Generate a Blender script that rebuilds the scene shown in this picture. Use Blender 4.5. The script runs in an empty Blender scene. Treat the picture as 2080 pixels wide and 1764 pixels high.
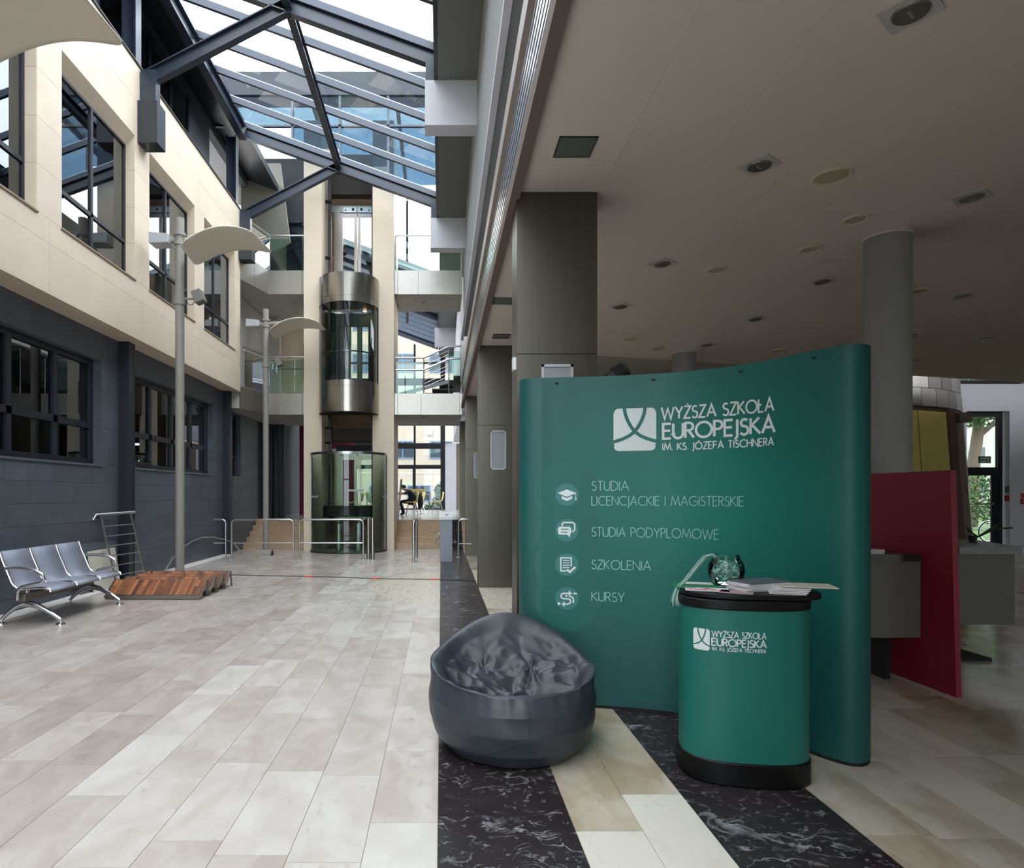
import bpy, bmesh, math, random
from math import sin, cos, pi, radians as R
from mathutils import Vector, Matrix, noise

scene = bpy.context.scene
COL = scene.collection
random.seed(11)

# ------------------------------------------------------------------ camera
CX, HY, F, H = 896.0, 1005.0, 1300.0, 1.5      # vanishing point, horizon, focal length (px of 2080), eye height
cam_d = bpy.data.cameras.new('camera'); cam = bpy.data.objects.new('camera', cam_d); COL.objects.link(cam)
cam.location = (0, 0, H); cam.rotation_euler = (pi / 2, 0, 0)
cam_d.sensor_width = 36; cam_d.lens = 36 * F / 2080
cam_d.shift_x = (1040 - CX) / 2080; cam_d.shift_y = (HY - 882) / 2080
cam_d.clip_start = .05; cam_d.clip_end = 400
scene.camera = cam

# ------------------------------------------------------------------ sky, exposure
w = bpy.data.worlds.new('overcast_sky'); scene.world = w; w.use_nodes = True
nt = w.node_tree; bg = nt.nodes['Background']
tc = nt.nodes.new('ShaderNodeTexCoord'); sp = nt.nodes.new('ShaderNodeSeparateXYZ')
nz = nt.nodes.new('ShaderNodeTexNoise'); nz.inputs['Scale'].default_value = 2.2; nz.inputs['Detail'].default_value = 5
rmp = nt.nodes.new('ShaderNodeValToRGB')
rmp.color_ramp.elements[0].color = (.90, .945, 1, 1); rmp.color_ramp.elements[0].position = .35
rmp.color_ramp.elements[1].color = (1, 1, 1, 1); rmp.color_ramp.elements[1].position = .6
nt.links.new(tc.outputs['Generated'], nz.inputs['Vector']); nt.links.new(nz.outputs['Fac'], rmp.inputs['Fac'])
nt.links.new(rmp.outputs['Color'], bg.inputs['Color'])
bg.inputs['Strength'].default_value = 3.6
vs = scene.view_settings
vs.view_transform = 'Standard'; vs.look = 'None'; vs.gamma = 1; vs.use_curve_mapping = False
vs.exposure = 1.1
scene.cycles.max_bounces = 8; scene.cycles.diffuse_bounces = 5; scene.cycles.glossy_bounces = 3
scene.cycles.transparent_max_bounces = 16; scene.cycles.transmission_bounces = 4
scene.cycles.caustics_reflective = False; scene.cycles.caustics_refractive = False
scene.cycles.sample_clamp_indirect = 4

# ------------------------------------------------------------------ helpers
def XP(px, Y): return (px - CX) / F * Y
def ZP(py, Y): return H + (HY - py) / F * Y
def FL(py): return H * F / (py - HY)

def lin(c):
    return tuple(((v / 255) / 12.92 if v / 255 <= .04045 else ((v / 255 + .055) / 1.055) ** 2.4) for v in c)

MATS = {}
def mat(name, rgb, rough=.6, metal=0, var=0, scale=6, bump=0, bscale=40, stretch=None, spec=.5, emit=0, island=0, coat=0, alpha=1, two=None):
    if name in MATS: return MATS[name]
    m = bpy.data.materials.new(name); m.use_nodes = True; MATS[name] = m
    t = m.node_tree; b = t.nodes['Principled BSDF']
    c = lin(rgb)
    b.inputs['Base Color'].default_value = (*c, 1)
    b.inputs['Roughness'].default_value = rough; b.inputs['Metallic'].default_value = metal
    b.inputs['Specular IOR Level'].default_value = spec
    b.inputs['Coat Weight'].default_value = coat
    if emit:
        b.inputs['Emission Color'].default_value = (*c, 1); b.inputs['Emission Strength'].default_value = emit
    geo = t.nodes.new('ShaderNodeNewGeometry')
    vec = geo.outputs['Position']
    if stretch:
        mp = t.nodes.new('ShaderNodeMapping'); mp.inputs['Scale'].default_value = stretch
        t.links.new(vec, mp.inputs['Vector']); vec = mp.outputs['Vector']
    if var or island:
        out = None
        n = t.nodes.new('ShaderNodeTexNoise'); n.inputs['Scale'].default_value = scale; n.inputs['Detail'].default_value = 4
        t.links.new(vec, n.inputs['Vector'])
        r = t.nodes.new('ShaderNodeMapRange')
        r.inputs['From Min'].default_value = .3; r.inputs['From Max'].default_value = .7
        r.inputs['To Min'].default_value = 1 - var; r.inputs['To Max'].default_value = 1 + var
        t.links.new(n.outputs['Fac'], r.inputs['Value']); out = r.outputs['Result']
        if island:
            oi = t.nodes.new('ShaderNodeObjectInfo')
            ad = t.nodes.new('ShaderNodeMath'); ad.operation = 'ADD'
            t.links.new(oi.outputs['Random'], ad.inputs[0]); t.links.new(geo.outputs['Random Per Island'], ad.inputs[1])
            fr = t.nodes.new('ShaderNodeMath'); fr.operation = 'FRACT'; t.links.new(ad.outputs[0], fr.inputs[0])
            r2 = t.nodes.new('ShaderNodeMapRange'); r2.inputs['To Min'].default_value = 1 - island; r2.inputs['To Max'].default_value = 1 + island
            t.links.new(fr.outputs[0], r2.inputs['Value'])
            mu = t.nodes.new('ShaderNodeMath'); mu.operation = 'MULTIPLY'
            t.links.new(out, mu.inputs[0]); t.links.new(r2.outputs['Result'], mu.inputs[1]); out = mu.outputs[0]
        vm = t.nodes.new('ShaderNodeVectorMath'); vm.operation = 'SCALE'; vm.inputs[0].default_value = c
        if two:
            mx = t.nodes.new('ShaderNodeMix'); mx.data_type = 'RGBA'
            mx.inputs['A'].default_value = (*c, 1); mx.inputs['B'].default_value = (*lin(two), 1)
            if island: t.links.new(fr.outputs[0], mx.inputs['Factor'])
            else: t.links.new(n.outputs['Fac'], mx.inputs['Factor'])
            t.links.new(mx.outputs['Result'], vm.inputs[0])
        t.links.new(out, vm.inputs['Scale']); t.links.new(vm.outputs[0], b.inputs['Base Color'])
    if bump:
        n2 = t.nodes.new('ShaderNodeTexNoise'); n2.inputs['Scale'].default_value = bscale; n2.inputs['Detail'].default_value = 3
        t.links.new(vec, n2.inputs['Vector'])
        bp = t.nodes.new('ShaderNodeBump'); bp.inputs['Strength'].default_value = bump; bp.inputs['Distance'].default_value = .02
        t.links.new(n2.outputs['Fac'], bp.inputs['Height']); t.links.new(bp.outputs['Normal'], b.inputs['Normal'])
    return m

def glass(name, tint=(235, 245, 245), refl=1.0, ior=1.5, rough=0.0):
    if name in MATS: return MATS[name]
    m = bpy.data.materials.new(name); m.use_nodes = True; MATS[name] = m
    t = m.node_tree; t.nodes.clear()
    o = t.nodes.new('ShaderNodeOutputMaterial'); mx = t.nodes.new('ShaderNodeMixShader')
    tr = t.nodes.new('ShaderNodeBsdfTransparent'); tr.inputs['Color'].default_value = (*lin(tint), 1)
    gl = t.nodes.new('ShaderNodeBsdfGlossy'); gl.inputs['Roughness'].default_value = rough
    gl.inputs['Color'].default_value = (.9, .95, 1, 1)
    fr = t.nodes.new('ShaderNodeFresnel'); fr.inputs['IOR'].default_value = ior
    mu = t.nodes.new('ShaderNodeMath'); mu.operation = 'MULTIPLY'; mu.inputs[1].default_value = refl; mu.use_clamp = True
    t.links.new(fr.outputs[0], mu.inputs[0]); t.links.new(mu.outputs[0], mx.inputs[0])
    t.links.new(tr.outputs[0], mx.inputs[1]); t.links.new(gl.outputs[0], mx.inputs[2]); t.links.new(mx.outputs[0], o.inputs['Surface'])
    return m

WM = {}          # world matrix of every root and part
def link(o, parent=None):
    COL.objects.link(o)
    if parent is not None: o.parent = parent
    return o
def tag(o, label=None, cat=None, group=None, kind=None):
    if label: o['label'] = label
    if cat: o['category'] = cat
    if group: o['group'] = group
    if kind: o['kind'] = kind
    return o
def root(name, loc=(0, 0, 0), rz=0, label=None, cat=None, group=None, kind=None, parent=None):
    o = bpy.data.objects.new(name, None); o.empty_display_size = .1
    o.location = loc; o.rotation_euler = (0, 0, rz); link(o, parent)
    m = Matrix.Translation(Vector(loc)) @ Matrix.Rotation(rz, 4, 'Z')
    WM[o.name] = (WM[parent.name] @ m) if parent is not None else m
    return tag(o, label, cat, group, kind)

class MB:
    def __init__(s): s.v = []; s.f = []; s.t = []
    def add(s, vs_, fs, tint=None):
        n = len(s.v); s.v += [Vector(p) for p in vs_]; s.f += [tuple(i + n for i in f) for f in fs]
        s.t += [tint if tint is not None else 0.5] * len(fs)
        return s
    def box(s, x0, x1, y0, y1, z0, z1, tint=None, nobottom=False):
        v = [(x0, y0, z0), (x1, y0, z0), (x1, y1, z0), (x0, y1, z0), (x0, y0, z1), (x1, y0, z1), (x1, y1, z1), (x0, y1, z1)]
        f = [(4, 5, 6, 7), (0, 1, 5, 4), (1, 2, 6, 5), (2, 3, 7, 6), (3, 0, 4, 7)]
        if not nobottom: f.append((3, 2, 1, 0))
        return s.add(v, f, tint)
    def prism(s, poly, axis, a0, a1):      # poly: 2-D points; axis 'x' -> (y,z), 'y' -> (x,z), 'z' -> (x,y)
        def p3(p, a): return {'x': (a, p[0], p[1]), 'y': (p[0], a, p[1]), 'z': (p[0], p[1], a)}[axis]
        n = len(poly); v = [p3(p, a0) for p in poly] + [p3(p, a1) for p in poly]
        f = [tuple(range(n - 1, -1, -1)), tuple(range(n, 2 * n))] + [(i, (i + 1) % n, n + (i + 1) % n, n + i) for i in range(n)]
        return s.add(v, f)
    def bar(s, p0, p1, w_, h_, up=(0, 0, 1)):
        p0 = Vector(p0); p1 = Vector(p1); d = (p1 - p0).normalized(); u = Vector(up)
        if abs(d.dot(u)) > .99: u = Vector((0, 1, 0))
        r = d.cross(u).normalized(); u = r.cross(d).normalized()
        v = []
        for p in (p0, p1):
            for a, b in ((-1, -1), (1, -1), (1, 1), (-1, 1)): v.append(p + r * a * w_ / 2 + u * b * h_ / 2)
        return s.add(v, [(3, 2, 1, 0), (4, 5, 6, 7), (0, 1, 5, 4), (1, 2, 6, 5), (2, 3, 7, 6), (3, 0, 4, 7)])
    def ibeam(s, p0, p1, w_, h_, t_=.025, up=(0, 0, 1)):
        p0 = Vector(p0); p1 = Vector(p1); d = (p1 - p0).normalized(); u = Vector(up)
        r = d.cross(u).normalized(); u = r.cross(d).normalized()
        s.bar(p0, p1, t_ * .8, h_ - 2 * t_, u)
        for k in (-1, 1): s.bar(p0 + u * k * (h_ - t_) / 2, p1 + u * k * (h_ - t_) / 2, w_, t_, u)
        return s
    def tube(s, pts, r, n=10, caps=True, rad=None, closed=False):
        pts = [Vector(p) for p in pts]; m = len(pts); rings = []; prev = None
        for i, p in enumerate(pts):
            if closed: d = (pts[(i + 1) % m] - pts[i - 1]).normalized()
            else: d = (pts[min(i + 1, m - 1)] - pts[max(i - 1, 0)]).normalized()
            if prev is None:
                a = Vector((0, 0, 1)) if abs(d.z) < .9 else Vector((1, 0, 0))
                prev = d.cross(a).normalized()
            prev = (prev - d * prev.dot(d)).normalized(); q = d.cross(prev)
            rr = rad[i] if rad else r
            rings.append([p + prev * rr * cos(2 * pi * k / n) + q * rr * sin(2 * pi * k / n) for k in range(n)])
        v = [p for rg in rings for p in rg]; f = []
        for i in range(m if closed else m - 1):
            for k in range(n):
                a = i * n + k; b = i * n + (k + 1) % n; j = ((i + 1) % m) * n
                f.append((a, b, j + (k + 1) % n, j + k))
        if caps and not closed: f += [tuple(range(n - 1, -1, -1)), tuple(range((m - 1) * n, m * n))]
        return s.add(v, f)
    def lathe(s, prof, c=(0, 0, 0), n=24, a0=0, a1=2 * pi, sx=1, sy=1):
        full = abs(a1 - a0 - 2 * pi) < 1e-6; k = n if full else n + 1
        v = []; f = []
        for r, z in prof:
            for i in range(k):
                a = a0 + (a1 - a0) * i / n
                v.append((c[0] + r * cos(a) * sx, c[1] + r * sin(a) * sy, c[2] + z))
        for j in range(len(prof) - 1):
            for i in range(n):
                i2 = (i + 1) % k
                f.append((j * k + i, j * k + i2, (j + 1) * k + i2, (j + 1) * k + i))
        if full:
            if prof[0][0] > 1e-6: f.append(tuple(range(n - 1, -1, -1)))
            if prof[-1][0] > 1e-6: f.append(tuple(range((len(prof) - 1) * n, len(prof) * n)))
        return s.add(v, f)
    def ball(s, c, r, n=12, m=8, sz=1, sx=1, sy=1):
        return s.lathe([(max(1e-7, r * sin(pi * i / m)), -r * sz * cos(pi * i / m)) for i in range(m + 1)], c, n, sx=sx, sy=sy)
    def build(s, name, m, parent=None, local=False, smooth=False, bevel=0, kind=None, label=None, sub=0, thick=0, tint=False, at=None):
        me = bpy.data.meshes.new(name)
        vs_ = s.v
        off = None
        if parent is not None and not local:
            inv = WM[parent.name].inverted(); vs_ = [inv @ p for p in vs_]
        elif parent is None and not local and at is not None:
            off = Vector(at); vs_ = [p - off for p in vs_]
        me.from_pydata([tuple(p) for p in vs_], [], s.f); me.update()
        if tint:
            a = me.attributes.new('tint', 'FLOAT', 'FACE'); a.data.foreach_set('value', [float(x) for x in s.t])
        me.materials.append(m)
        o = bpy.data.objects.new(name, me); link(o, parent)
        if off is not None: o.location = off
        WM[o.name] = WM[parent.name].copy() if parent is not None else (Matrix.Translation(off) if off is not None else Matrix())
        if smooth:
            bm = bmesh.new(); bm.from_mesh(me); (bmesh.ops.remove_doubles(bm, verts=bm.verts, dist=1e-5) if smooth == 'all' else bmesh.ops.recalc_face_normals(bm, faces=bm.faces)); bm.to_mesh(me); bm.free()
            me.polygons.foreach_set('use_smooth', [True] * len(me.polygons))
            if smooth != 'all':
                try: me.set_sharp_from_angle(angle=R(40))
                except Exception: pass
        if thick:
            q = o.modifiers.new('t', 'SOLIDIFY'); q.thickness = thick; q.offset = 0
        if bevel:
            q = o.modifiers.new('b', 'BEVEL'); q.width = bevel; q.segments = 2; q.limit_method = 'ANGLE'
        if sub:
            q = o.modifiers.new('s', 'SUBSURF'); q.levels = sub; q.render_levels = sub
        return tag(o, label=label, kind=kind)

def B(x0, x1, y0, y1, z0, z1): return MB().box(x0, x1, y0, y1, z0, z1)
def struct(name, mb, m, parent=None, **k):
    o = mb.build(name, m, parent, **k)
    if parent is None: o['kind'] = 'structure'
    return o
def copy_tree(o, parent=None):
    c = o.copy(); COL.objects.link(c)
    if parent is not None: c.parent = parent
    WM[c.name] = WM[o.name].copy()
    for ch in [q for q in bpy.data.objects if q.parent == o]:
        copy_tree(ch, c)
    return c
def place(o, loc, rz=None):
    o.location = loc
    if rz is not None: o.rotation_euler = (0, 0, rz)
    return o

# ------------------------------------------------------------------ materials
M_slate = mat('slate', (82, 88, 97), .5, var=.10, scale=3, island=.10, bump=.12, bscale=60)
M_slate_dark = mat('slate_backing', (38, 42, 50), .7)
M_navy = mat('navy_steel', (34, 43, 58), .38, var=.05, spec=.6)
M_navyd = mat('navy_frame', (28, 32, 42), .4, spec=.6)
M_blackfr = mat('black_frame', (22, 25, 32), .4)
M_steelbar = mat('glazing_steel', (42, 53, 68), .4, spec=.6)
M_cream = mat('cream_stone', (218, 203, 182), .55, var=.035, scale=2.5, island=.02, bump=.04, bscale=80)
M_creamb = mat('cream_backing', (110, 100, 88), .8)
M_sill = mat('sill_stone', (150, 135, 116), .5)
M_plaster = mat('grey_plaster', (176, 172, 166), .85, var=.03, scale=3)
M_white = mat('white_paint', (212, 212, 218), .7, var=.02)
M_whitew = mat('pale_wall', (206, 208, 216), .8, var=.03, scale=1.5)
M_ceil = mat('ceiling_board', (222, 213, 204), .8, var=.02, scale=1.2)
M_soffit = mat('soffit_grey', (150, 152, 152), .85, var=.03)
M_brownedge = mat('slab_edge', (118, 106, 98), .8)
M_steel = mat('brushed_steel', (150, 146, 138), .25, 1, var=.05, scale=30, stretch=(1, 1, .08))
M_steeld = mat('pier_steel', (102, 97, 90), .36, 1, var=.05, scale=25, stretch=(1, 1, .05))
M_chrome = mat('chrome', (215, 215, 218), .12, 1)
M_satin = mat('satin_steel', (190, 190, 192), .28, 1)
M_post = mat('post_paint', (140, 136, 130), .5, var=.04, bump=.1, bscale=120)
M_dark = mat('dark_gap', (20, 20, 22), .8)
M_rail = mat('aluminium_cap', (205, 212, 220), .35, .3)
G_roof = glass('roof_glass', (240, 247, 253), .18, 1.35)
G_win = glass('window_glass', (150, 160, 165), 1.7, 1.6)
G_bal = glass('balustrade_glass', (224, 240, 235), 1.0, 1.45)
G_lift = glass('lift_glass', (194, 212, 206), 1.0, 1.5)
G_clear = glass('clear_glass', (240, 246, 246), .8, 1.4)
G_blue = glass('blue_glass', (146, 169, 184), .3, 1.5); G_pale = glass('pale_blue_glass', (176, 190, 198), .3, 1.5)

def stone_floor(name, c0, c1, vein, rough=.16, tk=.6):
    m = bpy.data.materials.new(name); m.use_nodes = True; MATS[name] = m
    t = m.node_tree; b = t.nodes['Principled BSDF']; L = t.links.new
    g = t.nodes.new('ShaderNodeNewGeometry'); at = t.nodes.new('ShaderNodeAttribute'); at.attribute_name = 'tint'
    # shift the pattern for every tile
    sc = t.nodes.new('ShaderNodeVectorMath'); sc.operation = 'SCALE'; sc.inputs[0].default_value = (13.7, 7.3, 91.1); L(at.outputs['Fac'], sc.inputs['Scale'])
    ad = t.nodes.new('ShaderNodeVectorMath'); ad.operation = 'ADD'; L(g.outputs['Position'], ad.inputs[0]); L(sc.outputs[0], ad.inputs[1])
    mp = t.nodes.new('ShaderNodeMapping'); mp.inputs['Scale'].default_value = (1.0, .55, 1); L(ad.outputs[0], mp.inputs['Vector'])
    n1 = t.nodes.new('ShaderNodeTexNoise'); n1.inputs['Scale'].default_value = 4.5; n1.inputs['Detail'].default_value = 6; n1.inputs['Distortion'].default_value = .7; L(mp.outputs[0], n1.inputs['Vector'])
    mx = t.nodes.new('ShaderNodeMix'); mx.data_type = 'RGBA'; mx.inputs['A'].default_value = (*lin(c0), 1); mx.inputs['B'].default_value = (*lin(c1), 1)
    r1 = t.nodes.new('ShaderNodeMapRange'); r1.inputs['From Min'].default_value = .35; r1.inputs['From Max'].default_value = .68; L(n1.outputs['Fac'], r1.inputs['Value'])
    # tile's own brightness pushes the mix
    fr = t.nodes.new('ShaderNodeMath'); fr.operation = 'MULTIPLY'; fr.inputs[1].default_value = .55; L(r1.outputs[0], fr.inputs[0])
    a2 = t.nodes.new('ShaderNodeMath'); a2.operation = 'MULTIPLY_ADD'; a2.inputs[1].default_value = tk; L(at.outputs['Fac'], a2.inputs[0]); L(fr.outputs[0], a2.inputs[2]); a2.use_clamp = True
    L(a2.outputs[0], mx.inputs['Factor'])
    # fine stains
    n2 = t.nodes.new('ShaderNodeTexNoise'); n2.inputs['Scale'].default_value = 9; n2.inputs['Detail'].default_value = 8; n2.inputs['Roughness'].default_value = .65; n2.inputs['Distortion'].default_value = 1.2; L(mp.outputs[0], n2.inputs['Vector'])
    cr = t.nodes.new('ShaderNodeValToRGB'); e = cr.color_ramp.elements
    e[0].position = .60; e[0].color = (0, 0, 0, 1); e[1].position = .76; e[1].color = (1, 1, 1, 1); L(n2.outputs['Fac'], cr.inputs['Fac'])
    mm = t.nodes.new('ShaderNodeMath'); mm.operation = 'MULTIPLY'; mm.inputs[1].default_value = .55; L(cr.outputs['Color'], mm.inputs[0])
    m2 = t.nodes.new('ShaderNodeMix'); m2.data_type = 'RGBA'; m2.inputs['B'].default_value = (*lin(vein), 1)
    L(mx.outputs['Result'], m2.inputs['A']); L(mm.outputs[0], m2.inputs['Factor']); L(m2.outputs['Result'], b.inputs['Base Color'])
    b.inputs['Roughness'].default_value = rough; b.inputs['Specular IOR Level'].default_value = .5
    rr = t.nodes.new('ShaderNodeMapRange'); rr.inputs['To Min'].default_value = rough * .8; rr.inputs['To Max'].default_value = rough * 1.5; L(n1.outputs['Fac'], rr.inputs['Value']); L(rr.outputs[0], b.inputs['Roughness'])
    return m
M_tile = stone_floor('floor_limestone', (178, 166, 158), (207, 203, 197), (150, 134, 120), .2)
M_tile_far = stone_floor('floor_limestone_pink', (162, 149, 141), (193, 184, 177), (140, 125, 111), .2)
M_tile_hall = stone_floor('floor_limestone_hall', (160, 145, 120), (214, 209, 198), (140, 124, 106), .12, .85)

def black_marble():
    m = bpy.data.materials.new('black_marble'); m.use_nodes = True
    t = m.node_tree; b = t.nodes['Principled BSDF']; L = t.links.new
    g = t.nodes.new('ShaderNodeNewGeometry'); at = t.nodes.new('ShaderNodeAttribute'); at.attribute_name = 'tint'
    sc = t.nodes.new('ShaderNodeVectorMath'); sc.operation = 'SCALE'; sc.inputs[0].default_value = (3.7, 5.3, 31.1); L(at.outputs['Fac'], sc.inputs['Scale'])
    ad = t.nodes.new('ShaderNodeVectorMath'); ad.operation = 'ADD'; L(g.outputs['Position'], ad.inputs[0]); L(sc.outputs[0], ad.inputs[1])
    nn = t.nodes.new('ShaderNodeTexNoise'); nn.inputs['Scale'].default_value = 3.5; nn.inputs['Detail'].default_value = 5; L(ad.outputs[0], nn.inputs['Vector'])
    ds = t.nodes.new('ShaderNodeVectorMath'); ds.operation = 'MULTIPLY_ADD'; ds.inputs[1].default_value = (.42, .42, .42); L(nn.outputs['Color'], ds.inputs[0]); L(ad.outputs[0], ds.inputs[2])
    tot = None
    for scl, w_, st, rot, lo in ((1.3, .012, (.7, 2.2, 1), .25, .50), (2.6, .014, (.6, 2.6, 1), -.3, .53), (6.0, .022, (.8, 1.6, 1), .7, .56), (13, .04, (1, 1.3, 1), -.6, .58)):
        mp = t.nodes.new('ShaderNodeMapping'); mp.inputs['Scale'].default_value = st; mp.inputs['Rotation'].default_value = (0, 0, rot); L(ds.outputs[0], mp.inputs['Vector'])
        v = t.nodes.new('ShaderNodeTexNoise'); v.inputs['Scale'].default_value = scl; v.inputs['Detail'].default_value = 5; v.inputs['Distortion'].default_value = .8; L(mp.outputs[0], v.inputs['Vector'])
        sb2 = t.nodes.new('ShaderNodeMath'); sb2.operation = 'SUBTRACT'; sb2.inputs[1].default_value = .5; L(v.outputs['Fac'], sb2.inputs[0])
        ab = t.nodes.new('ShaderNodeMath'); ab.operation = 'ABSOLUTE'; L(sb2.outputs[0], ab.inputs[0])
        r = t.nodes.new('ShaderNodeMapRange'); r.inputs['From Max'].default_value = w_; r.inputs['To Min'].default_value = 1; r.inputs['To Max'].default_value = 0; L(ab.outputs[0], r.inputs['Value'])
        n3 = t.nodes.new('ShaderNodeTexNoise'); n3.inputs['Scale'].default_value = scl * 1.6 + 1; n3.inputs['Detail'].default_value = 3; L(ad.outputs[0], n3.inputs['Vector'])
        r3 = t.nodes.new('ShaderNodeMapRange'); r3.inputs['From Min'].default_value = lo; r3.inputs['From Max'].default_value = lo + .14; L(n3.outputs['Fac'], r3.inputs['Value'])
        k = t.nodes.new('ShaderNodeMath'); k.operation = 'MULTIPLY'; L(r.outputs[0], k.inputs[0]); L(r3.outputs[0], k.inputs[1])
        if tot is None: tot = k.outputs[0]
        else:
            q = t.nodes.new('ShaderNodeMath'); q.operation = 'MAXIMUM'; L(tot, q.inputs[0]); L(k.outputs[0], q.inputs[1]); tot = q.outputs[0]
    mx = t.nodes.new('ShaderNodeMix'); mx.data_type = 'RGBA'; mx.inputs['B'].default_value = (*lin((150, 152, 156)), 1)
    bs = t.nodes.new('ShaderNodeMix'); bs.data_type = 'RGBA'; bs.inputs['A'].default_value = (*lin((26, 22, 26)), 1); bs.inputs['B'].default_value = (*lin((58, 52, 54)), 1)
    L(nn.outputs['Fac'], bs.inputs['Factor']); L(bs.outputs['Result'], mx.inputs['A']); L(tot, mx.inputs['Factor']); L(mx.outputs['Result'], b.inputs['Base Color'])
    b.inputs['Roughness'].default_value = .26; b.inputs['Specular IOR Level'].default_value = .16
    return m
M_marble = black_marble()
# =================================================================== FLOOR
FLO = root('floor', (0, 0, 0), kind='structure')
M_grout = mat('grout', (120, 112, 102), .8)
B(-5.5, 20, -8, 17.6, -.12, -.004).build('floor_slab', M_grout, FLO)
TW, TL = .31, .81
cells = []
def strip(x0, x1, kind, y0=-4, y1=17.6, off=None):
    off = random.random() * TL if off is None else off
    y = y0 - off
    while y < y1:
        a = max(y, y0); b_ = min(y + TL, y1)
        if b_ - a > .05: cells.append((x0, x1, a, b_, kind, random.random() if kind != 'gap' or a > 4.2 else (.05 if a > 2.6 else .95)))
        y += TL
k = 0
x = -.015
while x > -5.4:
    x0 = max(x - TW, -5.46)
    strip(x0, x, 'near' if x > -1.6 else 'far'); x -= TW
strip(-.015, .6, 'black', off=.3); strip(.6, .9, 'gap', off=.44); strip(.9, 1.2, 'gap', off=.09); strip(1.2, 1.86, 'black', off=.6)
x = 1.86
while x < 19.5:
    strip(x, x + TW, 'hall', y1=18.9 if x > 14 else 17.6); x += TW
g_ = .0012
MK = {'near': M_tile, 'far': M_tile_far, 'hall': M_tile_hall, 'gap': M_tile_hall, 'black': M_marble}
def size_px(c):
    yc = (c[2] + c[3]) / 2; xc = (c[0] + c[1]) / 2
    if yc < 1.6 or xc / yc > .95 or xc / yc < -.72: return 0
    return (c[1] - c[0]) * (c[3] - c[2]) / yc ** 3
cells.sort(key=size_px, reverse=True)
bulk = {}
for i, c in enumerate(cells):
    mb = MB() if i < 296 else bulk.setdefault(c[4], MB())
    tint = c[5]
    mb.box(c[0] + g_, c[1] - g_, c[2] + g_, c[3] - g_, -.012, 0, tint=tint, nobottom=True)
    if i < 296: mb.build('floor_tile', MK[c[4]], FLO, tint=True)
for kk, mb in bulk.items():
    mb.build('floor_tiles', MK[kk], FLO, tint=True, kind='stuff')
# crazy-paving disc around the second pier
def crackle():
    m = mat('crazy_paving', (196, 186, 172), .25, var=.08, scale=8)
    t = m.node_tree; b = t.nodes['Principled BSDF']; L = t.links.new
    g = t.nodes.new('ShaderNodeNewGeometry')
    mp = t.nodes.new('ShaderNodeMapping'); mp.inputs['Scale'].default_value = (1, .55, 1); L(g.outputs['Position'], mp.inputs['Vector'])
    v = t.nodes.new('ShaderNodeTexVoronoi'); v.feature = 'DISTANCE_TO_EDGE'; v.inputs['Scale'].default_value = 8.5; L(mp.outputs[0], v.inputs['Vector'])
    r = t.nodes.new('ShaderNodeMapRange'); r.inputs['From Max'].default_value = .035; L(v.outputs['Distance'], r.inputs['Value'])
    mx = t.nodes.new('ShaderNodeMix'); mx.data_type = 'RGBA'; mx.inputs['A'].default_value = (*lin((158, 142, 126)), 1); mx.inputs['B'].default_value = (*lin((208, 200, 186)), 1)
    L(r.outputs[0], mx.inputs['Factor']); L(mx.outputs['Result'], b.inputs['Base Color'])
    return m
def disc_part(cx, cy, r, x0, x1, n=40):
    pts = []
    for i in range(n + 1):
        xx = x0 + (x1 - x0) * i / n; dd = r * r - (xx - cx) ** 2
        if dd >= 0: pts.append((xx, cy - math.sqrt(dd), cy + math.sqrt(dd)))
    mb = MB()
    for a, b_ in zip(pts[:-1], pts[1:]):
        mb.add([(a[0], a[1], .0015), (b_[0], b_[1], .0015), (b_[0], b_[2], .0015), (a[0], a[2], .0015)], [(0, 1, 2, 3)])
    return mb
M_craz = crackle()
pv = disc_part(.95, 10.55, 2.15, -1.2, -.02); pv.v += []; pv.build('paving_disc', M_craz, FLO, label='crazy-paved stone disc around the pier')
disc_part(.95, 10.55, 2.15, .605, 1.195).build('paving_disc', M_craz, FLO)
# pale screed strip along the left wall
struct('trim_1', B(-5.44, -5.16, -2, 16.0, 0, .012), mat('raw_screed', (206, 202, 196), .8, var=.08, scale=5), label='pale raw screed strip along the foot of the slate wall')

# =================================================================== SLATE WALL (left, ground floor)
XW = -5.45
WL = root('wall_left', (-5.5, 8, 0), kind='structure')
OPN = [(1.2, 5.2), (6.27, 10.27), (11.3, 15.3), (16.6, 17.4)]
ZS, ZT = 1.98, 3.78
bk = MB()
bk.box(-5.75, -5.49, -8, 24, 0, ZS); bk.box(-5.75, -5.49, -8, 24, ZT, 4.11)
ys = [-8] + [v for o_ in OPN for v in o_] + [24]
for a, b_ in zip(ys[0::2], ys[1::2]): bk.box(-5.75, -5.49, a, b_, ZS, ZT)
bk.build('wall_core', M_slate_dark, WL)
rows = [(0, .18)] + [(.18 + .3 * i, .48 + .3 * i) for i in range(13)]
rows[-1] = (rows[-1][0], 4.11)
for ri, (z0, z1) in enumerate(rows):
    y = -4 - (ri % 2) * .5
    while y < 19:
        segs = [(y, min(y + 1.0, 19))]
        if z0 >= ZS - .01 and z1 <= ZT + .01:
            for (a, b_) in OPN:
                ns = []
                for (s0, s1) in segs:
                    if s1 <= a or s0 >= b_: ns.append((s0, s1))
                    else:
                        if s0 < a: ns.append((s0, a))
                        if s1 > b_: ns.append((b_, s1))
                segs = ns
        for (s0, s1) in [(max(p_[0], 4.3), p_[1]) for p_ in segs]:
            if s1 - s0 > .06:
                B(-5.49, XW + random.uniform(-.0015, .0015), s0 + .002, s1 - .002, z0 + .002, z1 - .002).build('slate_panel', M_slate, WL)
        y += 1.0
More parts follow.
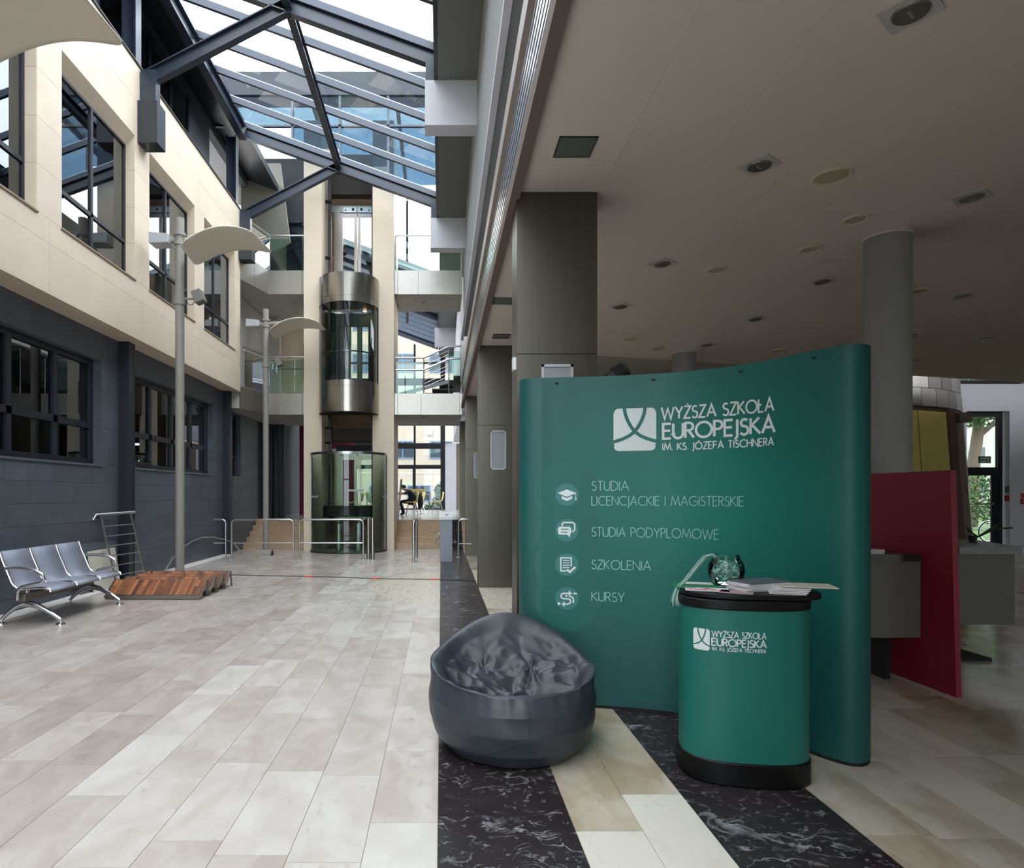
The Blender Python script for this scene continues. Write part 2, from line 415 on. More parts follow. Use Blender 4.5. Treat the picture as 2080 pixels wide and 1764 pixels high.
B(-5.49, XW, -8, 4.3, 0, ZS).build('slate_cladding', M_slate, WL); B(-5.49, XW, -8, 1.2, ZS, 4.11).build('slate_cladding', M_slate, WL); B(-5.49, XW, 1.2, 4.3, ZT, 4.11).build('slate_cladding', M_slate, WL)
for wi, (a, b_) in enumerate(OPN[1:]):
    # reveals in slate slabs
    for z in range(6):
        B(-5.62, -5.452, b_ - .001, b_ + .03, ZS + .3 * z + .002, ZS + .3 * z + .298).build('reveal_slab', M_slate, WL)
    B(-5.62, -5.452, a, b_, ZT - .13, ZT).build('reveal_soffit', M_slate, WL)
    B(-5.62, -5.43, a - .03, b_ + .03, ZS - .03, ZS).build('window_sill', mat('slate_sill', (92, 98, 106), .35), WL)
def grid_window(n, xf, y0, y1, z0, z1, ys_, zs_, fr=.08, dep=.07, m=M_navyd, g=G_win, gl_off=.02, axis='x', outer=None):
    w_ = root('window_%d' % n, (xf, (y0 + y1) / 2, z0), kind='structure')
    outer = outer or fr
    def bx(a0, a1, b0, b1):
        return B(xf - dep, xf, a0, a1, b0, b1) if axis == 'x' else B(a0, a1, xf, xf + dep, b0, b1)
    bx(y0, y1, z0, z0 + outer).build('frame_rail', m, w_); bx(y0, y1, z1 - outer, z1).build('frame_rail', m, w_)
    bx(y0, y0 + outer, z0 + outer, z1 - outer).build('frame_stile', m, w_); bx(y1 - outer, y1, z0 + outer, z1 - outer).build('frame_stile', m, w_)
    for y in ys_: bx(y - fr / 2, y + fr / 2, z0 + outer, z1 - outer).build('mullion', m, w_)
    for z in zs_: bx(y0 + outer, y1 - outer, z - fr / 2, z + fr / 2).build('transom', m, w_)
    Y_ = [y0 + outer] + list(ys_) + [y1 - outer]; Z_ = [z0 + outer] + list(zs_) + [z1 - outer]
    for a0, a1 in zip(Y_[:-1], Y_[1:]):
        for b0, b1 in zip(Z_[:-1], Z_[1:]):
            if axis == 'x': B(xf - dep / 2 - .006, xf - dep / 2, a0, a1, b0, b1).build('pane', g, w_)
            else: B(a0, a1, xf + dep / 2, xf + dep / 2 + .006, b0, b1).build('pane', g, w_)
    return w_
G_low = glass('slate_window_glass', (150, 155, 150), 1.3, 1.5)
for n, (a, b_) in enumerate(OPN[:3]):
    w1 = grid_window(n + 1, -5.585, a, b_, ZS, ZT - .13, [a + 1, a + 2, a + 3], [2.6], .10, .08, M_navyd, G_low, outer=.09)
    if n == 2:   # tilted bottom sash
        mb = MB(); p = [(-5.56, 12.24, ZS + .1), (-5.56, 12.24, 2.55), (-5.56, 11.4, 2.55), (-5.56, 11.4, ZS + .1)]
        t0 = [(-5.57 - (0 if z < 2.2 else .18), y, z) for (_, y, z) in p]
        for i in range(4): mb.bar(t0[i], t0[(i + 1) % 4], .05, .05)
        mb.build('tilted_sash', M_navyd, w1, label='narrow bottom sash tilted open')
grid_window(4, -5.585, 16.6, 17.4, ZS + .5, ZT - .13, [], [], .08, .08, M_navyd, G_low)
# rooms behind the ground-floor windows
RM = root('wall_rooms_ground', (-7, 8, 0), kind='structure')
M_room = mat('room_wall', (190, 178, 150), .8, var=.05, scale=1)
rm = MB(); rm.box(-9, -8.9, -8, 24, 0, 4.1); rm.build('room_wall', M_room, RM)
for y in (5.7, 8.9, 12.1, 13.6, 15.9, 18.5):
    B(-8.9, -5.76, y - .05, y + .05, 0, 4.1).build('room_partition', M_room, RM)
B(-8.9, -5.75, -8, 24, -.1, 0).build('room_floor', mat('room_floor', (110, 96, 80), .6), RM)
B(-8.9, -5.75, -8, 24, 4.0, 4.11).build('room_ceiling', M_plaster, RM)
for y, z0, z1 in ((8.0, 1.2, 2.5), (9.4, .9, 2.9), (12.9, 1.0, 2.3), (14.6, .8, 2.6)):
    B(-8.4, -7.9, y - .35, y + .35, 0, z1).build('room_cupboard', mat('cupboard', (120, 104, 84), .6), RM)

# slate-wall pillars
for i, y in enumerate((5.7, 10.8, 15.95)):
    p_ = root('pillar_wall_%d' % (i + 1), (-5.36, y + .11, 0), kind='structure')
    MB().box(-5.45, -5.27, y, y + .03, 0, 4.11).build('flange', M_navyd, p_)
    MB().box(-5.45, -5.27, y + .19, y + .22, 0, 4.11).build('flange', M_navyd, p_)
    MB().box(-5.45, -5.275, y + .03, y + .19, 0, 4.11).build('web', M_navyd, p_)

# =================================================================== CREAM FACADE (left, upper floor)
XC = -5.05
WU = root('wall_left_upper', (-5.2, 8, 4.11), kind='structure')
UO = [(.84 + 2.56 * i, .84 + 2.56 * i + 2.03) for i in range(6)]       # openings .. 8.52-10.55, 11.08-13.11, 13.64-15.67
UO = [(a, b_) for a, b_ in UO]
ZB, ZH = 5.05, 7.42
YE = 16.1
cb = MB()
cb.box(-5.6, -5.09, -8, YE, 4.11, ZB); cb.box(-5.6, -5.09, -8, YE, ZH, 8.64)
ys = [-8] + [v for o_ in UO for v in o_] + [YE]
for a, b_ in zip(ys[0::2], ys[1::2]): cb.box(-5.6, -5.12, a + .02, b_ - .02, ZB, ZH)
cb.build('wall_core', M_creamb, WU)
# stone slabs
cuts = [-8] + [a - .265 for a, _ in UO] + [YE]
for (z0, z1) in ((4.11, 4.735), (4.735, 5.05), (7.42, 8.03), (8.03, 8.65)):
    for a, b_ in zip(cuts[:-1], cuts[1:]):
        if b_ > 2: B(-5.09, XC, a + .002, b_ - .002, z0 + .002, z1 - .002).build('stone_slab', M_cream, WU)
for (z0, z1) in ((5.05, 5.65), (5.65, 6.24), (6.24, 6.85), (6.85, 7.42)):
    for a, b_ in zip(ys[0::2], ys[1::2]):
        if b_ > 2: B(-5.3, XC, a + .001, b_ - .001, z0 + .002, z1 - .002).build('stone_slab', M_cream, WU)
B(-5.45, XC, -8, YE, 4.085, 4.11).build('facade_soffit', M_cream, WU)
B(-5.45, -5.09, YE - .04, YE, 4.11, 8.65).build('end_slab', M_cream, WU)
for a, b_ in UO:
    MB().prism([(XC, ZH), (-5.24, 7.25), (-5.24, ZH)], 'y', a, b_).build('reveal_soffit', M_cream, WU)
    B(-5.26, -5.03, a - .02, b_ + .02, 5.03, 5.052).build('window_sill', M_sill, WU)
for n, (a, b_) in enumerate(UO):
    if b_ < 3: continue
    grid_window(10 + n, -5.2, a, b_, 5.052, 7.27, [(a + b_) / 2], [5.66], .06, .05, M_navyd, G_win, outer=.035)
# upper rooms
M_room2 = mat('office_wall', (186, 180, 166), .8)
RU = root('wall_rooms_upper', (-7, 8, 4.1), kind='structure')
B(-9.1, -9.0, -8, YE, 4.1, 8.6).build('room_wall', M_room2, RU)
for y in (3.1, 8.25, 13.37, 16.05): B(-9, -5.6, y - .04, y + .04, 4.2, 8.6).build('room_partition', M_room2, RU)
B(-9, -5.6, -8, YE, 4.11, 4.2).build('room_floor', mat('office_floor', (120, 110, 98), .6), RU)
B(-9, -5.6, -8, YE, 7.9, 8.0).build('room_ceiling', M_white, RU)
B(-8.98, -8.9, 6, 15, 5.4, 7.4).build('room_board', mat('curtain_white', (222, 224, 226), .8), RU)

# =================================================================== CLERESTORY above the cream facade
CL = root('wall_clerestory', (-5.9, 8, 8.65), kind='structure')
B(-6.2, -5.06, -8, 22, 8.55, 8.645).build('ledge', M_navyd, CL)
B(-5.75, -5.02, -8, YE, 8.65, 8.67).build('coping', mat('coping', (60, 58, 56), .5), CL)
B(-6.1, -5.9, -8, 22, 10.85, 11.2).build('slate_lintel', M_slate, CL)
B(-6.1, -5.9, 15.0, 16.3, 8.65, 10.85).build('slate_pier', M_slate, CL)
B(-6.1, -5.9, 10.2, 11.0, 8.65, 10.85).build('slate_pier', M_slate, CL)
B(-6.1, -5.9, 5.0, 5.8, 8.65, 10.85).build('slate_pier', M_slate, CL)
grid_window(20, -5.9, 11.0, 15.0, 8.66, 10.85, [12.0, 13.0, 14.0], [], .07, .06, M_navyd, G_win)
grid_window(21, -5.9, 5.8, 10.2, 8.66, 10.85, [6.9, 8.0, 9.1], [], .07, .06, M_navyd, G_win)
RC = root('wall_rooms_top', (-7.5, 10, 8.6), kind='structure')
B(-9.3, -9.2, -8, 22, 8.6, 12.1).build('room_wall', mat('attic_wall', (150, 160, 165), .8), RC)
for y, m_ in ((7.0, 1), (9.6, 1), (12.5, 1), (14.2, 1)):
    B(-9.2, -6.1, y - .03, y + .03, 8.6, 11.1).build('room_partition', mat('attic_wall', (150, 160, 165), .8), RC)
for i, y in enumerate((5.5, 10.85, 16.1)):
    c_ = root('pillar_clerestory_%d' % (i + 1), (-5.25, y, 8.65), kind='structure')
    B(-5.37, -5.34, y - .1, y + .1, 8.65, 10.5).build('flange', M_navy, c_)
    B(-5.16, -5.13, y - .1, y + .1, 8.65, 10.5).build('flange', M_navy, c_)
    B(-5.34, -5.16, y - .012, y + .012, 8.65, 10.5).build('web', M_navy, c_)

# =================================================================== ROOF
def zr(x): return 8.97 + (-.12 - x) * .366      # top of the rafters
RF = root('roof', (-2.5, 8, 9), kind='structure')
def truss(y, full=True):
    t_ = root('roof_truss', (-2.58, y, 8.6), label=None, kind='structure')
    dz = .13
    MB().ibeam((-4.94, y, zr(-4.94) - dz), (-.12, y, zr(-.12) - dz), .14, .26, .022).build('rafter', M_navy, t_)
    MB().ibeam((-2.58, y, zr(-2.58) - dz), (-4.92, y, 8.52), .14, .24, .022).build('strut', M_navy, t_)
    MB().box(-5.03, -4.78, y - .09, y + .09, 7.9, 8.62).build('strut_foot', M_navy, t_)
    MB().box(-5.05, -4.72, y - .16, y + .16, 7.36, 8.06).build('foot_casing', M_navyd, t_)
    MB().box(-.26, -.12, y - .09, y + .09, 8.4, 8.85).build('rafter_foot', M_navy, t_)
    MB().box(-2.61, -2.55, y - .075, y + .075, zr(-2.58) - .3, zr(-2.58) - .002).build('node_plate', M_blackfr, t_)
    return t_
for y in (.2, 5.5, 10.8, 16.1): truss(y)
# long members
def longb(name, x, zt, w_, h_, y0, y1, m=M_navy, par=RF):
    return MB().ibeam((x, y0, zt - h_ / 2), (x, y1, zt - h_ / 2), w_, h_, .02).build(name, m, par)
longb('ridge_beam', -2.58, zr(-2.58) + .02, .13, .22, -4, 16.1)
longb('eave_beam', -4.98, zr(-4.94) + .02, .18, .34, -4, 16.1)
B(-.12, -.05, -4, 16.2, 8.40, 9.25).build('gutter_plate', M_navyd, RF)
dzb = .07
ybars = [16.1 - 1.06 * i for i in range(0, 18)]
for y in ybars:
    MB().bar((-4.96, y, zr(-4.96) + dzb), (-.1, y, zr(-.1) + dzb), .07, .13).build('glazing_bar', M_steelbar, RF)
    MB().bar((-4.96, y, zr(-4.96) + dzb + .078), (-.1, y, zr(-.1) + dzb + .078), .045, .02).build('bar_cap', M_rail, RF)
zg = dzb + .065
for y0, y1 in zip(ybars[1:], ybars[:-1]):
    for xa, xb in ((-4.96, -3.4), (-3.4, -1.55), (-1.55, -.1)):
        q = .012 if xa == -1.55 else 0
        MB().add([(xa, y0, zr(xa) + zg + q), (xb, y0, zr(xb) + zg + q), (xb, y1, zr(xb) + zg + q), (xa, y1, zr(xa) + zg + q)], [(0, 1, 2, 3)]).build('roof_pane', G_roof, RF)
# solid roof outside the glazing, left and right
MB().prism([(-4.96, zr(-4.96)), (-9.4, zr(-4.96) + 1.6), (-9.4, zr(-4.96) + 1.8), (-4.96, zr(-4.96) + .2)], 'y', -8, 22).build('roof_deck', M_navyd, RF)

# =================================================================== RIGHT SIDE ABOVE THE HALL
WR = root('wall_right_upper', (.6, 8, 5.7), kind='structure')
B(.6, .9, -8, 17.2, 5.75, 8.4).build('wall_panel', M_soffit, WR)
B(.6, .9, 20.3, 32, 4.1, 8.4).build('wall_panel', M_white, WR)
B(-.05, .9, -8, 32, 8.4, 9.25).build('gutter_soffit', mat('gutter_soffit', (120, 122, 120), .85), WR)
B(.9, 9, -8, 32, 9.1, 9.3).build('flat_roof', M_soffit, WR)
for y in (.2, 5.5, 10.8, 16.1, 26.6):
    B(-.27, .6, y - .15, y + .18, 7.65, 8.4).build('corbel', M_white, WR)
for k in range(2):
    B(.53 + .02 * k, .6, -8, 17.2, 5.64 + .09 * k, 5.70 + .09 * k).build('wall_ledge', M_white, WR)
# first-floor gallery on the right: slab, balustrade of slats, white pillars
GA = root('gallery', (.6, 8, 3.83), kind='structure')
B(.545, .62, -8, 17.3, 3.84, 3.97).build('slab_edge', M_brownedge, GA)
B(.62, 8, -8, 17.3, 3.95, 4.05).build('gallery_floor', M_plaster, GA)
B(.9, 8, -8, 17.3, 5.7, 5.8).build('gallery_ceiling', M_white, GA)
B(2.9, 3.0, -8, 17.3, 4.05, 5.7).build('gallery_wall', M_white, GA)
BL = root('slatted_balustrade', (.57, 8, 3.97), label='long stainless slatted balustrade along the right first-floor gallery edge', cat='balustrade')
for k in range(6):
    B(.555, .575, -6, 17.2, 3.99 + .075 * k, 4.03 + .075 * k).build('slat', M_satin, BL)
B(.52, .60, -6, 17.2, 4.45, 4.62).build('handrail', mat('rail_paint', (165, 158, 152), .5), BL)
for i in range(10):
    y = -2.4 + 2.1 * i
    B(.576, .60, y - .03, y + .03, 3.96, 4.45).build('baluster', M_satin, BL)
for i in range(8):
    y = 1.0 + 2.3 * i
    B(.72, .98, y - .13, y + .13, 4.05, 5.7).build('gallery_pillar', M_white, GA)

# =================================================================== HALL (right): ceiling boards, piers, columns
CE = root('ceiling', (6, 5, 3.9), kind='structure')
def yedge(x):
    if x < 2.4: return 17.3
    return 10.9 + (x - 2.7) * .275
bw = .648; x = .62
while x < 19:
    x1 = x + bw; y = -8 + (random.random() * 1.3)
    a0, a1 = yedge(x), yedge(x1 - .001)
    if x < 2.4 <= x1: a0 = a1 = 17.3
    yy = [-8]; q = -8 + random.random() * 2
    while q < max(a0, a1): yy.append(q) if q > -8 else None; q += 3.2
    for j, ya in enumerate(yy):
        yb = yy[j + 1] if j + 1 < len(yy) else None
        if ya >= min(a0, a1): break
        e0, e1 = (min(yb, a0), min(yb, a1)) if yb is not None and yb < min(a0, a1) else (a0, a1)
        g2 = .0009
        v = [(x + g2, ya + g2, 3.9), (x1 - g2, ya + g2, 3.9), (x1 - g2, e1 - g2, 3.9), (x + g2, e0 - g2, 3.9)]
        mb = MB().add(v + [(p[0], p[1], 3.915) for p in v], [(0, 3, 2, 1), (4, 5, 6, 7), (0, 1, 5, 4), (1, 2, 6, 5), (2, 3, 7, 6), (3, 0, 4, 7)])
        mb.build('ceiling_panel', M_ceil, CE)
        if e0 == a0: break
    x = x1
MB().add([(.62, -8, 3.93), (20, -8, 3.93), (20, yedge(20), 3.93), (2.4, yedge(2.5), 3.93), (2.4, 17.3, 3.93), (.62, 17.3, 3.93)], [(0, 1, 2, 3, 4, 5)]).build('ceiling_deck', M_brownedge, CE)
mb = MB(); mb.bar((2.5, yedge(2.5) + .05, 4.1), (20, yedge(20) + .05, 4.1), .1, .42); mb.build('ceiling_edge', M_ceil, CE)

for i, y in enumerate((-.2, 5.07, 10.3, 15.6, 20.9)):
    p_ = root('pillar_steel_%d' % (i + 1), (.92, y + .18, 0), kind='structure')
    zt = 3.9
    B(.602, 1.238, y + .003, y + .36, .0, 2.612).build('steel_cladding', M_steeld, p_)
    B(.602, 1.238, y + .003, y + .36, 2.618, zt).build('steel_cladding', M_steeld, p_)
    B(.61, 1.23, y + .01, y + .35, .0, zt - .01).build('core', M_dark, p_)
    fr = MB()
    x0, x1, z0, z1 = .795, 1.045, 1.90, 2.53
    for bx in ((x0, x1, z0, z0 + .02), (x0, x1, z1 - .02, z1), (x0, x0 + .02, z0, z1), (x1 - .02, x1, z0, z1)):
        fr.box(bx[0], bx[1], y - .012, y + .003, bx[2], bx[3])
    fr.build('niche_frame', mat('niche_frame', (190, 190, 192), .4), p_)
    B(x0 + .02, x1 - .02, y - .002, y + .003, z0 + .02, z1 - .02).build('niche_panel', mat('niche_panel', (150, 152, 158), .5), p_)
B(.575, .60, 5.12, 5.2, 2.50, 2.60).build('sensor_box', mat('white_plastic', (225, 228, 228), .4), None, at=(.59, 5.16, 2.5))
tag(bpy.data.objects['sensor_box'], 'small white sensor box on the edge of the nearest steel pier', 'sensor')
for i, (x, y) in enumerate(((4.17, 5.98), (4.12, 10.85), (10.5, 7.6))):
    c_ = root('column_round_%d' % (i + 1), (x, y, 0), kind='structure')
    MB().lathe([(.19, 0), (.19, 3.9)], (x, y, 0), 40).build('shaft', mat('column_paint', (150, 148, 146), .6, var=.02), c_, smooth=True)
    MB().lathe([(.19, 3.885), (.2, 3.885), (.2, 3.9), (.19, 3.9)], (x, y, 0), 40).build('collar', M_ceil, c_, smooth=True)

# higher part of the hall, its walls and the exit door wall
HB = root('wall_hall', (10, 18.9, 0), kind='structure')
YD = 18.63
wl = MB()
wl.box(13.2, 15.3, YD, YD + .27, 0, 4.72); wl.box(15.3, 16.55, YD, YD + .27, 3.93, 4.72); wl.box(16.55, 20, YD, YD + .27, 0, 4.72)
wl.box(13.2, 20, YD, YD + .27, 5.9, 6.4); wl.box(13.2, 13.9, YD, YD + .27, 4.72, 5.9); wl.box(16.95, 20, YD, YD + .27, 4.72, 5.9)
wl.build('wall_panel', M_whitew, HB)
B(-5.6, -5.49, 16.12, 24, 4.11, 8.6).build('side_wall', M_plaster, HB)
B(20, 20.3, -8, 19, 0, 6.4).build('wall_panel', M_whitew, HB)
B(1.24, 20, 21.6, 21.8, 0, 6.4).build('wall_panel', M_plaster, HB) if False else None
B(1.3, 6.5, 17.6, 17.8, 0, 6.4).build('wall_panel', M_plaster, HB)
B(2.4, 14, 22.8, 23, 0, 6.4).build('wall_panel', M_plaster, HB)
B(2.5, 20, 10.8, 23, 6.3, 6.4).build('high_ceiling', M_ceil, HB)
grid_window(30, YD + .1, 13.9, 16.95, 4.72, 5.9, [14.8, 16.3], [], .12, .08, M_blackfr, G_clear, axis='y')
# the hall's rear wall behind the camera, its unseen window added for fill light
B(.9, 13, -8.2, -8, .5, 3.4).build('wall_panel', M_whitew, HB)
B(.9, 20, -8.2, -8, 0, .5).build('wall_panel', M_whitew, HB)
B(.9, 20, -8.2, -8, 3.4, 4).build('wall_panel', M_whitew, HB)
grid_window(31, -8.1, 13, 20, .5, 3.4, [14.8, 16.6, 18.4], [], .08, .08, M_blackfr, G_clear, axis='y')
D1 = root('door_1', (16.02, YD + .15, 0), kind='structure')
yf = YD + .18
for nm, bx in (('door_frame', (15.3, 16.5, 3.78, 3.93)), ('door_frame', (15.3, 15.42, 0, 3.78)), ('door_frame', (16.36, 16.5, 0, 3.78)), ('transom', (15.42, 16.36, 2.12, 2.30))):
    B(bx[0], bx[1], yf, yf + .09, bx[2], bx[3]).build(nm, M_blackfr, D1)
for nm, bx in (('door_leaf', (15.42, 15.5, .02, 2.12)), ('door_leaf', (16.2, 16.36, .02, 2.12)), ('door_leaf', (15.5, 16.2, .02, .12)), ('door_leaf', (15.5, 16.2, 2.06, 2.12))):
    B(bx[0], bx[1], yf + .01, yf + .07, bx[2], bx[3]).build(nm, M_blackfr, D1)
B(15.42, 16.36, yf + .04, yf + .05, 2.30, 3.78).build('pane', G_clear, D1); B(15.5, 16.2, yf + .04, yf + .05, .12, 2.06).build('pane', G_clear, D1)
B(15.66, 16.24, yf - .03, yf - .005, 1.2, 1.25).build('push_bar', M_satin, D1)
# =================================================================== LIFT SHAFT
LX, LY = -2.46, 17.1
SH = root('lift_shaft', (LX, LY + .7, 0), kind='structure')
ZTOP = 11.5
for x0, x1 in ((-3.67, -3.19), (-1.83, -1.26)):
    z = 0
    while z < ZTOP:
        z1 = min(z + 2.9, ZTOP)
        B(x0, x1, LY, LY + 1.6, z + .001, z1).build('shaft_wall', mat('shaft_render', (222, 208, 186), .6, var=.02), SH); z = z1
def brickish():
    m = mat('shaft_brick', (132, 108, 88), .8, var=.2, scale=5)
    return m
for i in range(19):
    B(-3.19, -1.83, LY + 1.5, LY + 1.62, .6 * i, .6 * i + .585).build('brick_course', mat('shaft_brick', (128, 106, 88), .8, var=.2, scale=5, stretch=(2, 1, 3), island=.12), SH) if not (4.3 < .6 * i < 7.0 or 7.3 < .6 * i < 9.6 or (.6 < .6 * i < 2.7)) else None
for i in range(30):
    z = .6 + .3 * i
    if 4.3 < z < 7.0: continue
    if 7.3 < z < 9.7 or .6 < z < 2.7: B(-3.19, -3.085, LY + 1.32, LY + 1.42, z, z + .292).build('brick_course', MATS['shaft_brick'], SH)
for x in (-3.08,):
    B(x - .045, x + .045, LY + .55, LY + .68, .4, 10.9).build('guide_rail', mat('guide_rail', (58, 50, 46), .5, .4), SH)
B(-1.92, -1.86, LY + .55, LY + .65, .4, 10.9).build('guide_rail', mat('guide_rail', (58, 50, 46), .5, .4), SH)
for z in (9.55, 8.0, 10.6, 6.9, 3.3, 2.9):
    B(-3.19, -3.04, LY + .5, LY + .6, z, z + .06).build('rail_bracket', M_dark, SH)
B(-3.19, -1.83, LY + .9, LY + 1.2, 9.95, 10.5).build('shaft_beam', mat('shaft_beam', (66, 56, 50), .8), SH)
B(-3.19, -1.83, LY + .9, LY + 1.3, 3.05, 3.35).build('shaft_beam', mat('shaft_beam', (66, 56, 50), .8), SH)
B(-2.95, -1.85, LY + .86, LY + .9, 2.72, 2.88).build('shaft_beam', M_dark, SH)
M_doorfr = mat('door_steel', (168, 160, 152), .36, 1)
def landing_doors(z0, z1, hdr, name_i, y=LY + 1.35):
    d = root('lift_doors', (LX + .05, y, z0), label=name_i, cat='lift doors')
    xa, xb = -2.92, -1.90; xm = (xa + xb) / 2
    for x0, x1 in ((xa, xm - .008), (xm + .008, xb)):
        f = MB(); t_ = .085
        f.box(x0, x1, y, y + .04, z0, z0 + .16); f.box(x0, x1, y, y + .04, z1 - .12, z1)
        f.box(x0, x0 + t_, y, y + .04, z0 + .16, z1 - .12); f.box(x1 - t_, x1, y, y + .04, z0 + .16, z1 - .12)
        o = f.build('door_leaf', M_doorfr, d)
        B(x0 + t_, x1 - t_, y + .015, y + .022, z0 + .16, z1 - .12).build('pane', G_clear, o)
    B(xa - .16, xa, y - .02, y + .05, z0 - .05, z1 + .02).build('door_jamb', M_doorfr, d); B(xb, xb + .07, y - .02, y + .05, z0 - .05, z1 + .02).build('door_jamb', M_doorfr, d)
    B(-3.18, -1.84, y - .02, y + .06, z1 + .02, z1 + .2).build('header', mat('header_zinc', (176, 176, 172), .4, .8), d)
    for sx in (-1, 1):
        p_ = MB().box(xm + sx * .22 - .19, xm + sx * .22 + .19, y - .05, y - .02, z1 + .0, z1 + .15).build('hanger_plate', mat('hanger', (200, 200, 196), .35, .8), d)
        MB().tube([(xm + sx * .12, y - .07, z1 + .08), (xm + sx * .12, y - .04, z1 + .08)], .035).build('roller', M_dark, p_)
        MB().tube([(xm + sx * .34, y - .07, z1 + .06), (xm + sx * .34, y - .04, z1 + .06)], .02).build('roller', M_dark, p_)
landing_doors(7.6, 9.62, True, 'second-floor pair of glazed steel lift doors above the lift car')
landing_doors(.76, 2.62, True, 'ground pair of glazed lift doors behind the curved glass enclosure')
# glass enclosure at the foot
EN = root('lift_enclosure', (LX, LY - .5, 0), label='green-tinted curved glass enclosure around the foot of the lift shaft', cat='glass enclosure')
r_ = 1.0
def arc_sheet(rr, a0, a1, z0, z1, n=16, c=(LX, LY)):
    return MB().lathe([(rr, z0), (rr, z1)], (c[0], c[1], 0), n, a0, a1)
G_enc = glass('enclosure_glass', (204, 222, 206), 1.2, 1.5)
for a0, a1 in ((pi, pi + pi / 3), (pi + pi / 3, pi + 2 * pi / 3), (pi + 2 * pi / 3, 2 * pi)):
    arc_sheet(r_, a0 + .008, a1 - .008, .03, 2.54).build('curved_pane', G_enc, EN, smooth='all')
for z0, z1 in ((2.53, 2.59), (0, .04)):
    MB().lathe([(r_ - .02, z0), (r_ + .02, z0), (r_ + .02, z1), (r_ - .02, z1), (r_ - .02, z0)], (LX, LY, 0), 40, pi, 2 * pi).build('steel_rim', M_satin if z0 > 1 else mat('dark_rim', (60, 62, 60), .4, .6), EN, smooth=True)
for a, z in ((pi + .62, 1.42), (2 * pi - 1.25, 1.58), (2 * pi - .2, 1.42)):
    arc_sheet(r_ + .004, a - .2, a + .2, z, z + .05, 8).build('grey_band', mat('band_grey', (160, 170, 165), .6), EN, smooth='all')  # short grey bands set just outside the curved panes
for a in (pi, 2 * pi): MB().box(LX + r_ * cos(a) - .015, LX + r_ * cos(a) + .015, LY - .03, LY, 0, 2.55).build('edge_channel', mat('dark_rim', (60, 62, 60), .4, .6), EN)
MB().lathe([(.0001, .02), (.95, .02)], (LX, LY, 0), 32, pi, 2 * pi).build('pit_floor', mat('pit', (120, 122, 116), .5), EN)
# steel buffers inside
for x in (-2.62, -2.3):
    b_ = MB().tube([(LX + (x + 2.46) * 1.6, LY - .1, .02), (LX + (x + 2.46) * 1.6, LY - .1, .72)], .09, 16).build('buffer', M_satin, EN, smooth=True)
B(-3.19, -1.83, LY + .2, LY + .25, .9, 1.2).build('pit_beam', M_dark, EN)
# car
CR = root('lift_car', (LX, LY, 3.63), label='round steel and glass panoramic lift car stopped between the two footbridges', cat='lift')
rc = .79
def drum(z0, z1, name, m=M_steel):
    return MB().lathe([(rc, z0), (rc, z1)], (LX, LY, 0), 48, pi + .05, 2 * pi - .05).build(name, m, CR, smooth='all')
for z0, z1 in ((6.45, 6.60), (6.605, 7.2), (4.29, 4.44), (3.63, 4.285)):
    for a0, a1 in ((pi - .1, 1.5 * pi - .03), (1.5 * pi - .026, 2 * pi + .1)):
        MB().lathe([(rc, z0), (rc, z1)], (LX, LY, 0), 24, a0, a1).build('steel_band', M_steel, CR, smooth='all')
for z in (3.63, 7.19, 6.45, 4.44):
    MB().lathe([(.0001, z), (rc - .005, z)], (LX, LY, 0), 40, pi - .1, 2 * pi + .1).build('deck', M_dark if z in (3.63, 7.19) else mat('car_deck', (110, 108, 100), .5), CR)
for i in range(3):
    arc_sheet(rc - .02, pi + i * pi / 3 + .01, pi + (i + 1) * pi / 3 - .01, 4.44, 6.45, 12).build('curved_pane', G_lift, CR, smooth='all')
for a in (pi + .04, 2 * pi - .04, ):
    MB().tube([(LX + (rc - .02) * cos(a), LY + (rc - .02) * sin(a), 4.44), (LX + (rc - .02) * cos(a), LY + (rc - .02) * sin(a), 6.45)], .018).build('mullion', M_dark, CR)
MB().tube([(LX + (rc - .1) * cos(a), LY + (rc - .1) * sin(a), 5.2) for a in [pi + .15 + (pi - .3) * i / 16 for i in range(17)]], .022).build('handrail', M_satin, CR, smooth=True)
for x0, x1 in ((-3.16, -2.9), (-1.98, -1.84)): B(x0, x1, LY + .3, LY + .36, 4.44, 6.45).build('car_wall', mat('car_wall', (70, 82, 84), .5), CR)
B(-3.1, -2.55, LY + .4, LY + .44, 4.44, 6.3).build('car_wall', mat('car_wall', (70, 82, 84), .5), CR)
for x0, x1 in ((-2.55, -2.47), (-2.3, -2.16), (-1.98, -1.9)): B(x0, x1, LY + .42, LY + .46, 4.44, 6.1).build('car_door', mat('car_door', (90, 96, 92), .4, .5), CR)
B(-3.1, -1.9, LY + .38, LY + .48, 6.1, 6.44).build('car_header', mat('car_wall', (70, 82, 84), .5), CR)
MB().lathe([(.0001, -.01), (.04, -.01), (.05, 0)], (-2.05, LY + .1, 6.43), 14).build('ceiling_spot', mat('warm_lamp', (255, 214, 160), .5, emit=14), CR)

